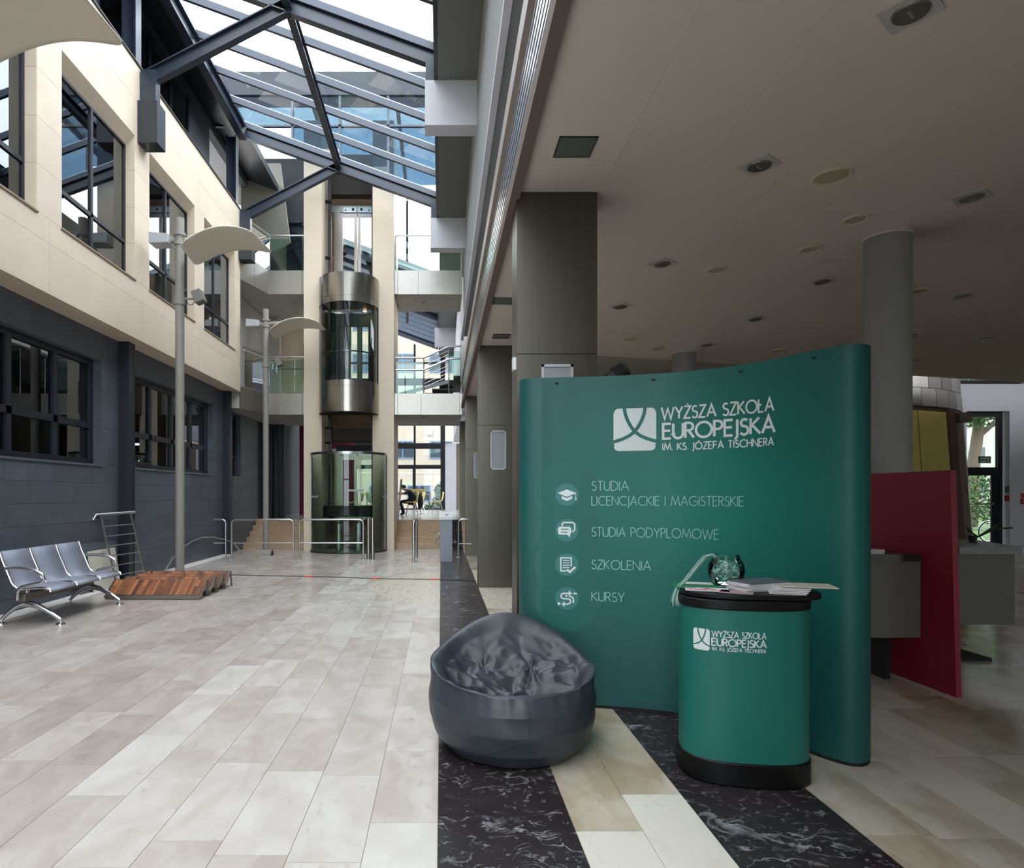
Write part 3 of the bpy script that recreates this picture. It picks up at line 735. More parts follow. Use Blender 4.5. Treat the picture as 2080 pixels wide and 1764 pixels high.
# =================================================================== FOOTBRIDGES
G_b = G_bal
M_fascia = mat('fascia_steel', (206, 202, 196), .38, .55, var=.03, scale=12)
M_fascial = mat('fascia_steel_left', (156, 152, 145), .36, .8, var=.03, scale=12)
def bridge(n, zt, zb, depth_back):
    b_ = root('bridge_%d' % n, (-2.4, 18.5, zb), kind='structure')
    B(-1.24, .57, 17.33, depth_back, zb + .02, zt - .02).build('slab', M_plaster, b_)
    MB().prism([(-5.45, 16.12), (-5.08, 16.12), (-4.71, 17.33), (-3.69, 17.33), (-3.69, depth_back), (-5.45, depth_back)], 'z', zb + .02, zt - .02).build('slab', M_plaster, b_)
    B(-3.69, -1.24, 18.75, depth_back, zb + .02, zt - .02).build('slab', M_plaster, b_)
    cuts = (-1.17, -.54 if n == 1 else -.62, .50, .57)
    B(-1.26, -1.175, 17.28, 17.33, zb, zt).build('fascia_panel', M_fascia, b_)
    for a, c in zip(cuts[:-1], cuts[1:]): B(a + .004, c - .004, 17.3, 17.33, zb, zt).build('fascia_panel', M_fascia, b_)
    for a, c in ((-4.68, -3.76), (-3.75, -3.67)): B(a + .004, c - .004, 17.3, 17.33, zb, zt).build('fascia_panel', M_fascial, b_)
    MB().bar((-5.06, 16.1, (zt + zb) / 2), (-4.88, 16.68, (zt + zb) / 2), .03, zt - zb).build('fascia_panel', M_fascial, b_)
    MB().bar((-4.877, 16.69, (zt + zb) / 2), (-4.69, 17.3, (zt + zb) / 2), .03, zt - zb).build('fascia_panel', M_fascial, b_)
    for x, y in ((-.5, 18.1), (-4.2, 18.1)):
        MB().lathe([(.05, -.012), (.075, -.012), (.08, .01)], (x, y, zb + .02), 18).build('soffit_spot', M_sill, b_, smooth=True)
        MB().lathe([(.0001, -.006), (.05, -.006)], (x, y, zb + .02), 18).build('spot_lens', M_dark, b_)
    return b_
bridge(1, 4.23, 3.66, 20.3)
bridge(2, 7.56, 6.92, 19.05)
def glass_rail(name, label, pts, zb, h, posts=True, mid=None, g=G_b):
    r0 = root(name, (*pts[0], zb), label=label, cat='balustrade', group=None)
    for (a, b_) in zip(pts[:-1], pts[1:]):
        A = Vector((*a, zb)); Bb = Vector((*b_, zb)); L_ = (Bb - A).length; n = max(1, round(L_ / 1.1)); d = (Bb - A) / n
        for i in range(n):
            p = A + d * i + d.normalized() * .01; q = A + d * (i + 1) - d.normalized() * .01
            MB().bar(p + Vector((0, 0, h * .46)), q + Vector((0, 0, h * .46)), .012, h * .9).build('pane', g, r0)
    MB().tube([(p[0], p[1], zb + h) for p in pts], .022).build('handrail', M_satin, r0, smooth=True)
    if mid: MB().tube([(p[0], p[1] + .05, zb + mid) for p in pts], .018).build('midrail', M_satin, r0, smooth=True)
    for p in pts:
        MB().tube([(p[0], p[1] + .03, zb), (p[0], p[1] + .03, zb + h)], .015).build('post', M_satin, r0)
    return r0
glass_rail('glass_balustrade', 'glass balustrade on the upper footbridge right of the lift', [(-1.24, 17.38), (.55, 17.38)], 7.56, .97)
glass_rail('glass_balustrade', 'glass balustrade on the upper footbridge left of the lift', [(-5.0, 16.2), (-4.66, 17.38), (-3.69, 17.38)], 7.56, .97)
glass_rail('glass_balustrade', 'glass balustrade on the lower footbridge left of the lift', [(-5.0, 16.2), (-4.66, 17.38), (-3.69, 17.38)], 4.23, 1.0, mid=.69)
glass_rail('glass_balustrade', 'rear glass balustrade on the upper footbridge left of the lift', [(-4.3, 18.95), (-3.69, 18.95)], 7.56, .5)
# lower footbridge, right: rails that climb with the stair
SR = root('stair_balustrade', (-.3, 17.4, 4.23), label='steel balustrade on the lower footbridge whose rails climb to the right', cat='balustrade')
for dz, m_ in ((0, 'handrail'), (-.33, 'midrail')):
    MB().tube([(-1.24, 17.4, 5.22 + dz), (-.46, 17.4, 5.22 + dz), (.20, 17.4, 5.52 + dz * 1.05), (.55, 17.4, 5.54 + dz)], .024).build(m_, M_satin, SR, smooth=True)
for i in range(1, 9):
    z = 5.22 - .1 * i
    if z > 4.35: MB().tube([(-.46, 17.42, z), (.22, 17.42, z + .3)], .007, 6).build('wire', M_satin, SR)
for a, c in ((-1.22, -.5),): B(a, c, 17.4, 17.412, 4.25, 5.1).build('pane', G_b, SR)
B(.22, .53, 17.4, 17.412, 4.5, 5.4).build('pane', G_b, SR)
for x in (-1.2, -.47, .21): MB().tube([(x, 17.43, 4.23), (x, 17.43, 5.22 if x < 0 else 5.52)], .016).build('post', M_satin, SR)
ST = root('upper_stair', (.1, 18, 4.23), label='dark steel stair flight rising to the right on the lower footbridge', cat='stairs')
for i in range(5):
    MB().box(-.45 + .2 * i, .15 + .2 * i if i < 3 else .57, 17.7, 18.9, 4.27 + .12 * i, 4.31 + .12 * i).build('tread', mat('stair_tread', (44, 42, 42), .5), ST)
MB().bar((-1.15, 17.6, 4.25), (.25, 17.6, 4.62), .04, .1).build('stringer', mat('stair_stringer', (120, 122, 124), .4, .6), ST)

# =================================================================== STAIRS UP TO THE REAR LEVEL
M_step = mat('step_stone', (186, 160, 132), .5, var=.12, scale=4, stretch=(1, 1, 3))
SS = root('stairs', (-3, 17.6, 0), kind='structure')
for i in range(5):
    for a, c, m_ in ((-5.45, -3.67, M_step), (-1.26, -.01, M_step), (0, .6, M_marble), (.6, 1.24, M_step)):
        y0 = 17.6 + .3 * i; z1 = .151 * (i + 1)
        B(a + .001, c - .001, y0 + .012, 19.1, .151 * i, z1 - .03).build('riser', m_, SS)
        B(a + .001, c - .001, y0, y0 + .32 if i < 4 else 19.1, z1 - .03, z1).build('tread', m_, SS)
M_rearfl = mat('rear_floor', (150, 152, 152), .2, var=.08, scale=2)
RFL = root('floor_rear', (0, 25, 0), kind='structure')
B(-7, 9, 19.1, 32.2, -.1, .755).build('raised_floor', M_rearfl, RFL)

# =================================================================== REAR ZONE
RW = root('wall_rear', (0, 31.9, .755), kind='structure')
YF = 31.9
# far glazed wall
W40 = root('window_40', (-1.5, YF, .755), kind='structure')
for x in (-7, -4.9, -3.1, -1.32, .02): B(x - .05, x + .05, YF, YF + .1, .755, 9.0).build('mullion', M_blackfr, W40)
for z, h_ in ((.75, .06), (2.78, .2), (3.78, .28), (6.95, .34), (8.02, .08)): B(-7, .1, YF - .02, YF + .12, z, z + h_).build('transom', M_blackfr, W40)
B(-1.42, -1.3, YF - .03, YF + .1, .755, 2.8).build('door_stile', M_blackfr, W40)
B(-.02, .2, YF - .1, YF + .1, .755, 9.0).build('corner_post', M_blackfr, W40)
XS = [-7, -4.9, -3.1, -1.32, .02]; ZS_ = [.8, 2.88, 3.92, 7.1, 8.06, 9.0]
for a, c in zip(XS[:-1], XS[1:]):
    for z0, z1 in zip(ZS_[:-1], ZS_[1:]): B(a + .05, c - .05, YF + .03, YF + .04, z0, z1).build('pane', G_clear, W40)
B(.2, .74, 31.3, 31.8, .755, 4.0).build('white_pier', M_whitew, RW)
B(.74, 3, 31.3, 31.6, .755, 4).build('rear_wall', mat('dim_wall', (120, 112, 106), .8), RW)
B(-7, 9, 19.4, 32, 3.95, 4.05).build('soffit', M_plaster, RW) if False else None
# left part behind the bridges
B(-5.3, -3.2, 21.2, 21.3, 4.25, 6.9).build('cream_wall', M_cream, RW)
B(-5.75, -5.49, 24, 32, 0, 9).build('side_wall', M_slate_dark, RW)
B(-5.47, -5.0, 19.8, 19.95, 4.2, 6.9).build('grey_wall', M_plaster, RW)
grid_window(41, 21.12, -4.55, -4.1, 5.35, 6.5, [-4.3], [], .04, .05, M_navyd, G_clear, axis='y')
B(-4.5, -4.13, 21.1, 21.12, 5.4, 6.45).build('bright_wall', mat('white_paint2', (240, 244, 246), .6), RW)
B(-5.45, -3.3, 19.1, 23.6, 7.0, 7.5).build('rear_slab', M_plaster, RW)
# ground level left: dark recess with a plum wall
B(-5.2, -3.2, 23.5, 23.6, .755, 4.2).build('plum_wall', mat('plum_wall', (128, 22, 74), .6), RW)
B(-5.49, -3.3, 20.3, 24, 4.1, 4.22).build('recess_ceiling', M_plaster, RW)
for x in (-5.35, -5.15, -4.98): B(x, x + .1, 19.9, 20.1, .755, 4.1).build('dark_post', M_blackfr, RW)
B(-5.49, -5.0, 20.15, 20.2, .755, 4.1).build('dark_door', M_navyd, RW)
# level 2 left: slate and plaster walls under the lantern
B(-6.0, -5.0, 20.9, 21.0, 7.5, 11.3).build('plaster_wall', M_plaster, RW)
B(-5.0, -4.5, 20.7, 20.85, 7.5, 11.3).build('slate_wall', M_slate_dark, RW)
B(-4.5, -3.4, 21.5, 21.6, 7.5, 10.3).build('slate_wall', M_slate_dark, RW)
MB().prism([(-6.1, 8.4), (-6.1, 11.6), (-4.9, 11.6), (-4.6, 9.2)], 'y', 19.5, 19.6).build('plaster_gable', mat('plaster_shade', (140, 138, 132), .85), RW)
for x0 in (-4.9, -4.2):
    MB().ibeam((x0, 20.5, 9.9), (x0 + 1.0, 20.5, 8.1), .12, .22).build('roof_beam', M_navy, RW)
MB().ibeam((-4.9, 20.2, 10.1), (-3.4, 20.2, 9.3), .12, .3).build('roof_beam', M_navy, RW)

# ---- lantern over the lift: pale blue glass under a grey canopy
LN = root('lantern', (-3, 19, 9.5), kind='structure')
B(-5.9, .3, 16.4, 16.95, 11.75, 12.35).build('canopy', mat('canopy_grey', (46, 50, 56), .7, var=.1, scale=1.2), LN)
for x in (-5.8, -3.82, -2.6, -1.36, 0): B(x - .03, x + .03, 16.42, 16.5, 9.3 + max(0, (-x - .1)) * .33, 11.75).build('mullion', M_steelbar, LN)
B(-5.8, 0, 16.42, 16.5, 10.95, 11.0).build('transom', M_steelbar, LN)
for a, c in zip((-5.8, -3.82, -2.6, -1.36), (-3.82, -2.6, -1.36, 0)):
    zz = 9.25 + max(0, (-(a + c) / 2 - .1)) * .366
    for z0, z1 in ((zz, 10.95), (11.0, 11.75)):
        if z1 > z0: B(a + .03, c - .03, 16.45, 16.46, z0, z1).build('pane', G_blue if z0 < 10.9 else G_pale, LN)
for x in (-5.8, -3.5, -1.2, .03): B(x - .03, x + .03, 22.4, 22.5, 9.4, 11.75).build('mullion', M_blackfr, LN)
B(-6.0, -3.9, 21.9, 22.0, 8.5, 12.1).build('slate_gable', M_slate_dark, LN)
B(-5.9, -4.2, 20.0, 20.1, 10.0, 12.0).build('slate_upstand', M_slate_dark, LN)
for a, c in zip((-5.8, -3.5, -1.2), (-3.5, -1.2, .3)):
    B(a + .03, c - .03, 16.95, 23, 12.2, 12.21).build('roof_pane', G_clear, LN)
for x in (-5.8, -3.5, -1.2, .3): B(x - .05, x + .05, 16.95, 23, 12.1, 12.24).build('roof_bar', M_steelbar, LN)
B(-1.22, -1.14, 22.3, 22.4, 7.5, 11.75).build('mullion', M_blackfr, LN)
# rear roof, beyond the lift
RR = root('roof_rear', (-2.5, 27, 9), kind='structure')
for y in (22.2, 26.6, 31.8):
    MB().ibeam((-4.94, y, zr(-4.94) - .13), (-.12, y, zr(-.12) - .13), .14, .28, .022).build('rafter', M_navy, RR)
MB().prism([(-4.94, zr(-4.94) + .25), (-.05, zr(-.05) + .25), (-.05, zr(-.05)), (-4.94, zr(-4.94))], 'y', 22.25, 22.3).build('roof_flashing', mat('flashing', (150, 156, 164), .5), RR)
MB().prism([(-4.94, zr(-4.94)), (-.05, zr(-.05)), (-.05, zr(-.05) - .75), (-4.94, zr(-4.94) - .75)], 'y', 22.35, 22.4).build('roof_fascia', M_blackfr, RR)
y = 22.9; pv_ = []
while y < 31.8:
    MB().bar((-4.96, y, zr(-4.96) + dzb), (-.1, y, zr(-.1) + dzb), .09, .2).build('glazing_bar', M_steelbar, RR); pv_.append(y); y += .88
for y0, y1 in zip(pv_[:-1], pv_[1:]):
    MB().add([(-4.96, y0, zr(-4.96) + .2), (-.1, y0, zr(-.1) + .2), (-.1, y1, zr(-.1) + .2), (-4.96, y1, zr(-4.96) + .2)], [(0, 1, 2, 3)]).build('roof_pane', G_roof, RR)
B(-.12, -.05, 22.2, 32, 8.4, 9.25).build('gutter_plate', M_navyd, RR)

# =================================================================== END OF THE ATRIUM BEHIND THE CAMERA (glazed)
W50 = root('window_50', (-2.5, -8, 0), kind='structure')
for x in (-5.4, -3.9, -2.4, -.9, .6): B(x - .04, x + .04, -8.1, -8, 0, 9.5).build('mullion', M_navyd, W50)
for z in (0, 2.4, 4.1, 7.5): B(-5.4, .6, -8.1, -8, z, z + .08).build('transom', M_navyd, W50)
XS = [-5.4, -3.9, -2.4, -.9, .6]
for a, c in zip(XS[:-1], XS[1:]):
    B(a + .04, c - .04, -8.06, -8.05, .08, 9.4).build('pane', G_clear, W50)

# =================================================================== OUTSIDE
GD = struct('ground', B(-60, 80, -60, 120, -.4, -.13), mat('asphalt', (92, 92, 88), .9, var=.1))
struct('ground_lawn', B(13, 40, 21.5, 60, -.13, -.06), mat('lawn', (66, 88, 44), .9, var=.2, scale=3), label='green lawn outside the exit door')
M_bld = mat('render_peach', (150, 138, 126), .8, var=.02)
OB = root('building', (-3, 55, -.1), label='pale peach office building with blue-framed windows seen through the rear glazing', cat='building')
B(-25, 14, 55, 60, -.1, 20).build('wall', M_bld, OB)
M_bluefr = mat('blue_frame', (84, 108, 146), .5)
M_dg = mat('dark_glass', (44, 52, 58), .2)
for z0, z1 in ((.9, 2.3), (4.6, 6.1), (8.3, 9.9), (12, 13.6), (15.6, 17.2)):
    for i in range(-6, 4):
        x0 = -4.3 + 3.3 * i + (1.4 if z0 < 2 else 0)
        fr = MB(); fr.box(x0, x0 + 2.0, 54.9, 55, z0, z1)
        wf = fr.build('window', M_bluefr, OB)
        for a, c in ((x0 + .08, x0 + .95), (x0 + 1.05, x0 + 1.92)):
            for b0, b1 in ((z0 + .1, z0 + (z1 - z0) * .62), (z0 + (z1 - z0) * .68, z1 - .08)):
                B(a, c, 54.86, 54.9, b0, b1).build('pane', M_dg, wf)
B(-1.2, -.75, 54.8, 55, 6.6, 7.1).build('wall_box', M_white, OB)
B(-25, 14, 54.95, 55, 3.3, 3.36).build('render_joint', mat('render_joint', (200, 186, 170), .8), OB)
OB2 = root('building', (26, 58, -.1), label='white apartment block beyond the lawn, seen through the exit door', cat='building')
B(20, 90, 58, 64, -.1, 22).build('wall', mat('render_white', (150, 147, 140), .8), OB2)
for z in (1.5, 4.6, 7.7, 10.8, 14):
    for i in range(10):
        x0 = 41 + 3.4 * i
        wf = B(x0, x0 + 1.5, 57.9, 58, z, z + 1.3).build('window', M_white, OB2); B(x0 + .1, x0 + .7, 57.86, 57.9, z + .1, z + 1.2).build('pane', M_dg, wf); B(x0 + .8, x0 + 1.4, 57.86, 57.9, z + .1, z + 1.2).build('pane', M_dg, wf)
# bush and tree
def leaves(n, centres, size, seed):
    rnd = random.Random(seed); mb = MB()
    for i in range(n):
        c, r = centres[rnd.randrange(len(centres))]
        d = Vector((rnd.gauss(0, 1), rnd.gauss(0, 1), rnd.gauss(0, 1))).normalized() * r * rnd.random() ** .4
        p = Vector(c) + d; a = Vector((rnd.gauss(0, 1), rnd.gauss(0, 1), rnd.gauss(0, 1))).normalized(); b_ = a.cross(Vector((rnd.gauss(0, 1), rnd.gauss(0, 1), rnd.gauss(0, 1)))).normalized()
        s_ = size * rnd.uniform(.6, 1.3)
        mb.add([p - a * s_, p + b_ * s_ * .45, p + a * s_, p - b_ * s_ * .45], [(0, 1, 2, 3)])
    return mb
M_leaf = mat('leaf_green', (64, 96, 38), .7, var=.25, scale=2, two=(30, 54, 22))
M_leafd = mat('leaf_dark', (38, 62, 34), .7, var=.25, scale=2)
M_bark = mat('bark', (84, 72, 60), .9)
bs = root('bush', (-.2, 38, 0), label='dark green bush outside the rear glazing', cat='bush')
leaves(1800, [((-.2, 38, .6), .8), ((.3, 38.2, 1.2), .8), ((-.8, 38, .2), .7), ((.1, 37.9, 1.7), .55), ((-1.5, 38.3, .1), .6)], .12, 3).build('foliage', M_leafd, bs, kind='stuff')
MB().tube([(-.2, 38, -.13), (-.1, 38, .9)], .06).build('stem', M_bark, bs)
tr = root('tree', (26.4, 31, -.06), label='broad green tree on the lawn outside the exit door', cat='tree')
MB().tube([(25.6, 31, -.06), (25.8, 31, 3), (26.2, 31, 6), (26.4, 31, 9)], .3, 12, rad=[.32, .26, .2, .1]).build('trunk', M_bark, tr, smooth=True)
MB().tube([(25.9, 31, 4.2), (27.2, 30.6, 5.6), (28.4, 30.4, 6.2)], .1, 8, rad=[.13, .09, .04]).build('branch', M_bark, tr, smooth=True)
MB().tube([(25.9, 31, 5), (24.8, 31, 6.4), (24, 31, 7)], .1, 8, rad=[.13, .09, .04]).build('branch', M_bark, tr, smooth=True)
leaves(5200, [((26.6, 31, 7.2), 2.0), ((28.2, 30.5, 6.3), 1.3), ((24.6, 31, 6.9), 1.6), ((26, 31.5, 9), 2.2), ((25.4, 30.2, 5.6), 1.0), ((27.4, 30.6, 5.0), .7)], .13, 5).build('foliage', M_leaf, tr, kind='stuff')
hd = root('hedge', (24.5, 27, -.06), label='green garden hedge behind the bicycle', cat='hedge')
leaves(2600, [((22.6 + i * .9, 28.4, .9), .85) for i in range(7)] + [((23.8, 28.5, 1.9), .7)], .1, 8).build('foliage', M_leaf, hd, kind='stuff')
# bicycle
BK = root('bicycle', (18.4, 20.9, -.06), rz=.05, label='silver bicycle parked outside the exit door', cat='bicycle')
def circ(c, r, n=28): return [(c[0] + r * cos(2 * pi * i / n), c[1], c[2] + r * sin(2 * pi * i / n)) for i in range(n)]
for x in (-.55, .5):
    wh = MB().tube(circ((x, 0, .34), .33), .017, 8, closed=True).build('wheel', mat('tyre', (40, 40, 42), .7), BK, local=True, smooth=True)
    MB().tube(circ((x, 0, .34), .305), .012, 8, closed=True).build('rim', M_chrome, wh, local=True, smooth=True)
    sp_ = MB()
    for i in range(14): sp_.tube([(x, 0, .34), (x + .3 * cos(i * pi / 7), 0, .34 + .3 * sin(i * pi / 7))], .0025, 4)
    sp_.build('spokes', M_chrome, wh, local=True, kind='stuff')
    MB().tube([(x + .36 * cos(a), 0, .34 + .36 * sin(a)) for a in [pi * .15 + pi * .7 * i / 10 for i in range(11)]], .012, 6).build('mudguard', M_satin, BK, local=True)
fr = MB()
for a, b_ in (((-.55, .34), (-.1, .3)), ((-.55, .34), (-.2, .8)), ((-.1, .3), (-.22, .88)), ((-.1, .3), (.36, .72)), ((-.2, .76), (.34, .84)), ((.32, .92), (.5, .34))):
    fr.tube([(a[0], 0, a[1]), (b_[0], 0, b_[1])], .017, 8)
fr.build('frame', mat('bike_paint', (170, 178, 190), .3, .5), BK, local=True, smooth=True)
MB().tube([(.32, -.25, .98), (.33, 0, .96), (.32, .25, .98)], .012, 8).build('handlebar', M_chrome, BK, local=True)
MB().ball((-.24, 0, .92), .1, 12, 8, sz=.3, sx=1.3).build('saddle', M_dark, BK, local=True, smooth=True)
MB().tube([(-.1, -.06, .3), (-.02, -.06, .18)], .01, 6).build('crank', M_chrome, BK, local=True)
# =================================================================== LAMP POSTS
def lamp_post(label):
    p = root('lamp_post', (0, 0, 0), label=label, cat='lamp', group='uplight lamp posts along the slate wall')
    MB().tube([(0, 0, 0), (0, 0, 6.16)], .074, 20).build('pole', M_post, p, local=True, smooth=True)
    MB().lathe([(.0001, .0), (.19, .0), (.19, .012), (.08, .02)], (0, 0, 0), 24).build('foot_plate', M_post, p, local=True, smooth=True)
    pb = MB().tube([(-.16, 0, 5.78), (.42, 0, 5.82)], .045, 14).build('cross_arm', M_post, p, local=True, smooth=True)
    for z in (5.70, 5.86): MB().lathe([(.074, 0), (.1, 0), (.1, .05), (.074, .05)], (0, 0, z), 20).build('clamp', M_post, p, local=True, smooth=True)
    MB().prism([(-.47, 5.70), (-.14, 5.71), (-.14, 5.86), (-.47, 5.89)], 'y', -.13, .15).build('projector_box', mat('projector_grey', (176, 178, 180), .5), p, local=True, bevel=.01)
    # curved reflector sheet, high in the middle, rounded corners
    nu, nv = 28, 16; mb = MB(); grid = {}
    X0, X1, Y0, Y1 = .16, 1.42, -.56, .44
    for i in range(nu + 1):
        for j in range(nv + 1):
            a = -1 + 2 * i / nu; b_ = -1 + 2 * j / nv
            # superellipse corner rounding
            q = (abs(a) ** 9 + abs(b_) ** 9) ** (1 / 9); m_ = max(abs(a), abs(b_)) or 1
            sc = (m_ / q) if q else 1
            a2, b2 = a * sc, b_ * sc
            t_ = (a2 + 1) / 2
            x = X0 + (X1 - X0) * t_ + .05 * (-b2) * (1 - 2 * t_)
            y = (Y0 + Y1) / 2 + (Y1 - Y0) / 2 * b2
            z = 5.80 - .30 * abs((t_ - .64) / .64) ** 2.0 * (1 if t_ < .64 else .8)
            mb.v.append(Vector((x, y, z))); mb.t.append(.5)
    for i in range(nu):
        for j in range(nv):
            k_ = i * (nv + 1) + j; mb.f.append((k_, k_ + nv + 1, k_ + nv + 2, k_ + 1))
    mb.t = [.5] * len(mb.f)
    mb.build('reflector', mat('reflector_white', (236, 230, 214), .5), p, local=True, smooth='all', thick=.014)
    # floodlight on an arm
    MB().lathe([(.074, 0), (.09, 0), (.09, .14), (.074, .14)], (0, 0, 4.70), 20).build('clamp', M_post, p, local=True, smooth=True)
    fl = MB().tube([(.08, 0, 4.8), (.24, -.02, 4.8)], .018, 8).build('floodlight_arm', M_post, p, local=True)
    ang = .35; mb = MB(); c = Vector((.34, -.04, 4.82)); u = Vector((cos(ang), 0, sin(ang))); v_ = Vector((-sin(ang), 0, cos(ang)))
    mb.bar(c - u * .08, c + u * .08, .2, .21, up=v_)
    hd_ = mb.build('floodlight', mat('flood_grey', (120, 118, 114), .5), fl, local=True, bevel=.015)
    MB().tube([(.1, .02, 4.78), (.15, .02, 4.71), (.21, .02, 4.71), (.25, .0, 4.76)], .006, 6).build('lamp_cable', M_dark, fl, local=True)
    return p
lp = lamp_post('middle grey lamp post with curved cream reflector, rising behind the zigzag wooden steps')
place(lp, (-4.41, 10.8, 0))
l2 = copy_tree(lp); place(l2, (-4.41, 16.1, 0)); l2['label'] = 'farthest grey lamp post with curved reflector, behind the steel barrier'
l3 = copy_tree(lp); place(l3, (-4.43, 5.62, 0)); l3['label'] = 'nearest lamp post, only its large curved reflector seen at the upper left corner'
HF = MB().lathe([(.17, 0), (.17, .34)], (0, 0, 0), 20, 0, pi)
hf = root('duct_cover', (-4.3, 15.76, 0), label='grey half-round metal cover at the foot of the farthest lamp post', cat='cover')
MB().prism([(.13 * sin(a), .15 * cos(a)) for a in [-pi / 2 + pi * i / 12 for i in range(13)]], 'x', -.24, .14).build('shell', M_post, hf, local=True, smooth=True)
MB().prism([(.10 * sin(a), .12 * cos(a)) for a in [-pi / 2 + pi * i / 12 for i in range(13)]], 'x', .141, .145).build('opening', M_dark, hf, local=True)

# =================================================================== BENCH
BN = root('waiting_bench', (-4.95, 8.06, 0), label='three-seat perforated grey steel waiting bench beside the slate wall', cat='bench')
M_seat = mat('perforated_steel', (142, 147, 160), .5, .2, bump=.25, bscale=300)
prof = [(-.10, .83), (-.085, .845), (-.06, .835), (-.03, .74), (.03, .60), (.07, .50), (.115, .435), (.17, .415), (.26, .425), (.36, .435), (.45, .432), (.505, .415), (.52, .39)]
for i in range(3):
    y0 = -.79 + .53 * i + .022; y1 = y0 + .486
    mb = MB(); n = len(prof)
    for y in (y0, y1): mb.v += [Vector((x, y, z)) for x, z in prof]
    mb.f = [(k, k + 1, n + k + 1, n + k) for k in range(n - 1)]; mb.t = [.5] * len(mb.f)
    mb.build('seat_shell', M_seat, BN, local=True, smooth='all', thick=.012)
for i in range(4):
    y = -.79 + .53 * i - .001
    mb = MB().tube([(x, y, z + .004) for x, z in prof[1:]], .014, 8); mb.build('seat_rib', M_chrome, BN, local=True, smooth=True)
B(.10, .19, -.74, .72, .27, .36).build('beam', mat('beam_grey', (120, 112, 104), .45, .5), BN, local=True, bevel=.006)
for y in (-.66, .70):
    lg = MB().tube([(-.13, y, .055), (-.07, y, .12), (.03, y, .2), (.14, y, .25), (.28, y, .215), (.42, y, .14), (.55, y, .055)], .03, 10, rad=[.018, .024, .032, .042, .034, .026, .018]).build('leg', M_chrome, BN, local=True, smooth=True)
    for x in (-.13, .55):
        MB().lathe([(.055, 0), (.05, .012), (.02, .026), (.013, .03), (.013, .07)], (x, y, 0), 18).build('foot', M_chrome, lg, local=True, smooth=True)
    B(.11, .18, y - .03, y + .03, .2, .40).build('stanchion', M_satin, BN, local=True, bevel=.008)
for y in (-.80, .82):
    MB().tube([(.0, y, .66), (.06, y, .665), (.2, y, .665), (.34, y, .64), (.43, y, .59), (.45, y, .54), (.41, y, .50), (.28, y, .475), (.19, y, .45), (.145, y, .40), (.14, y, .3)], .02, 10).build('armrest', M_satin, BN, local=True, smooth=True)

# =================================================================== THINGS LEANING AT THE WALL
cb_ = root('access_board', (-5.3, 10.0, 0), label='cream board leaning against the slate wall behind the bench', cat='board')
MB().add([(-5.26, 9.72, .0), (-5.26, 10.52, .0), (-5.36, 10.52, .63), (-5.36, 9.72, .63), (-5.28, 9.72, 0), (-5.28, 10.52, 0), (-5.38, 10.52, .63), (-5.38, 9.72, .63)],
         [(0, 1, 2, 3), (7, 6, 5, 4), (0, 4, 5, 1), (1, 5, 6, 2), (2, 6, 7, 3), (3, 7, 4, 0)]).build('board', mat('cream_board', (206, 202, 186), .6), cb_)
MB().tube([(-5.335, 10.12, .56), (-5.345, 10.12, .57)], .01).build('screw', M_dark, cb_)
db_ = root('grey_board', (-5.4, 9.9, 0), label='larger grey board leaning behind the cream board', cat='board')
MB().add([(-5.34, 9.5, .0), (-5.34, 10.66, .0), (-5.425, 10.66, .74), (-5.425, 9.5, .74), (-5.36, 9.5, 0), (-5.36, 10.66, 0), (-5.44, 10.66, .74), (-5.44, 9.5, .74)],
         [(0, 1, 2, 3), (7, 6, 5, 4), (0, 4, 5, 1), (1, 5, 6, 2), (2, 6, 7, 3), (3, 7, 4, 0)]).build('board', mat('grey_board', (92, 98, 106), .5), db_)
LR = root('stair_railing', (-5.2, 10.3, 0), label='loose steel stair railing with six bars leaning on the navy pillar', cat='railing')
bL, tL, bR, tR = Vector((-5.12, 10.12, 0)), Vector((-5.42, 10.20, 1.15)), Vector((-5.0, 10.9, 0)), Vector((-5.22, 10.77, 1.17))
for b_, t_ in ((bL, tL), (bR, tR)): MB().bar(b_, t_, .05, .012, up=(1, 0, 0)).build('post', M_satin, LR)
for k in range(6):
    f_ = .86 - .135 * k
    MB().tube([bL.lerp(tL, f_), bR.lerp(tR, f_)], .009, 8).build('bar', M_satin, LR)
dr = (tR - tL).normalized()
MB().tube([tL - dr * .22 + Vector((.05, 0, -.05)), tL - dr * .1 + Vector((0, 0, .03)), tR + dr * .08 + Vector((0, 0, .03))], .022, 10).build('handrail', M_satin, LR, smooth=True)
for b_ in (bL, bR): MB().ball((b_.x, b_.y, .03), .03, 10, 6).build('end_bracket', M_satin, LR)
AR = root('bent_rail', (-5.3, 14, 0), label='long bent steel tube lying in an arc against the slate wall', cat='railing')
arc_pts = [(-5.28, 12.2, .02), (-5.34, 12.7, .22), (-5.38, 13.3, .40), (-5.40, 13.9, .50), (-5.40, 14.5, .535), (-5.37, 15.1, .50), (-5.2, 15.5, .41), (-5.1, 15.8, .28), (-5.0, 16.05, .03)]
MB().tube(arc_pts, .018, 8).build('rail_tube', M_satin, AR, smooth=True)

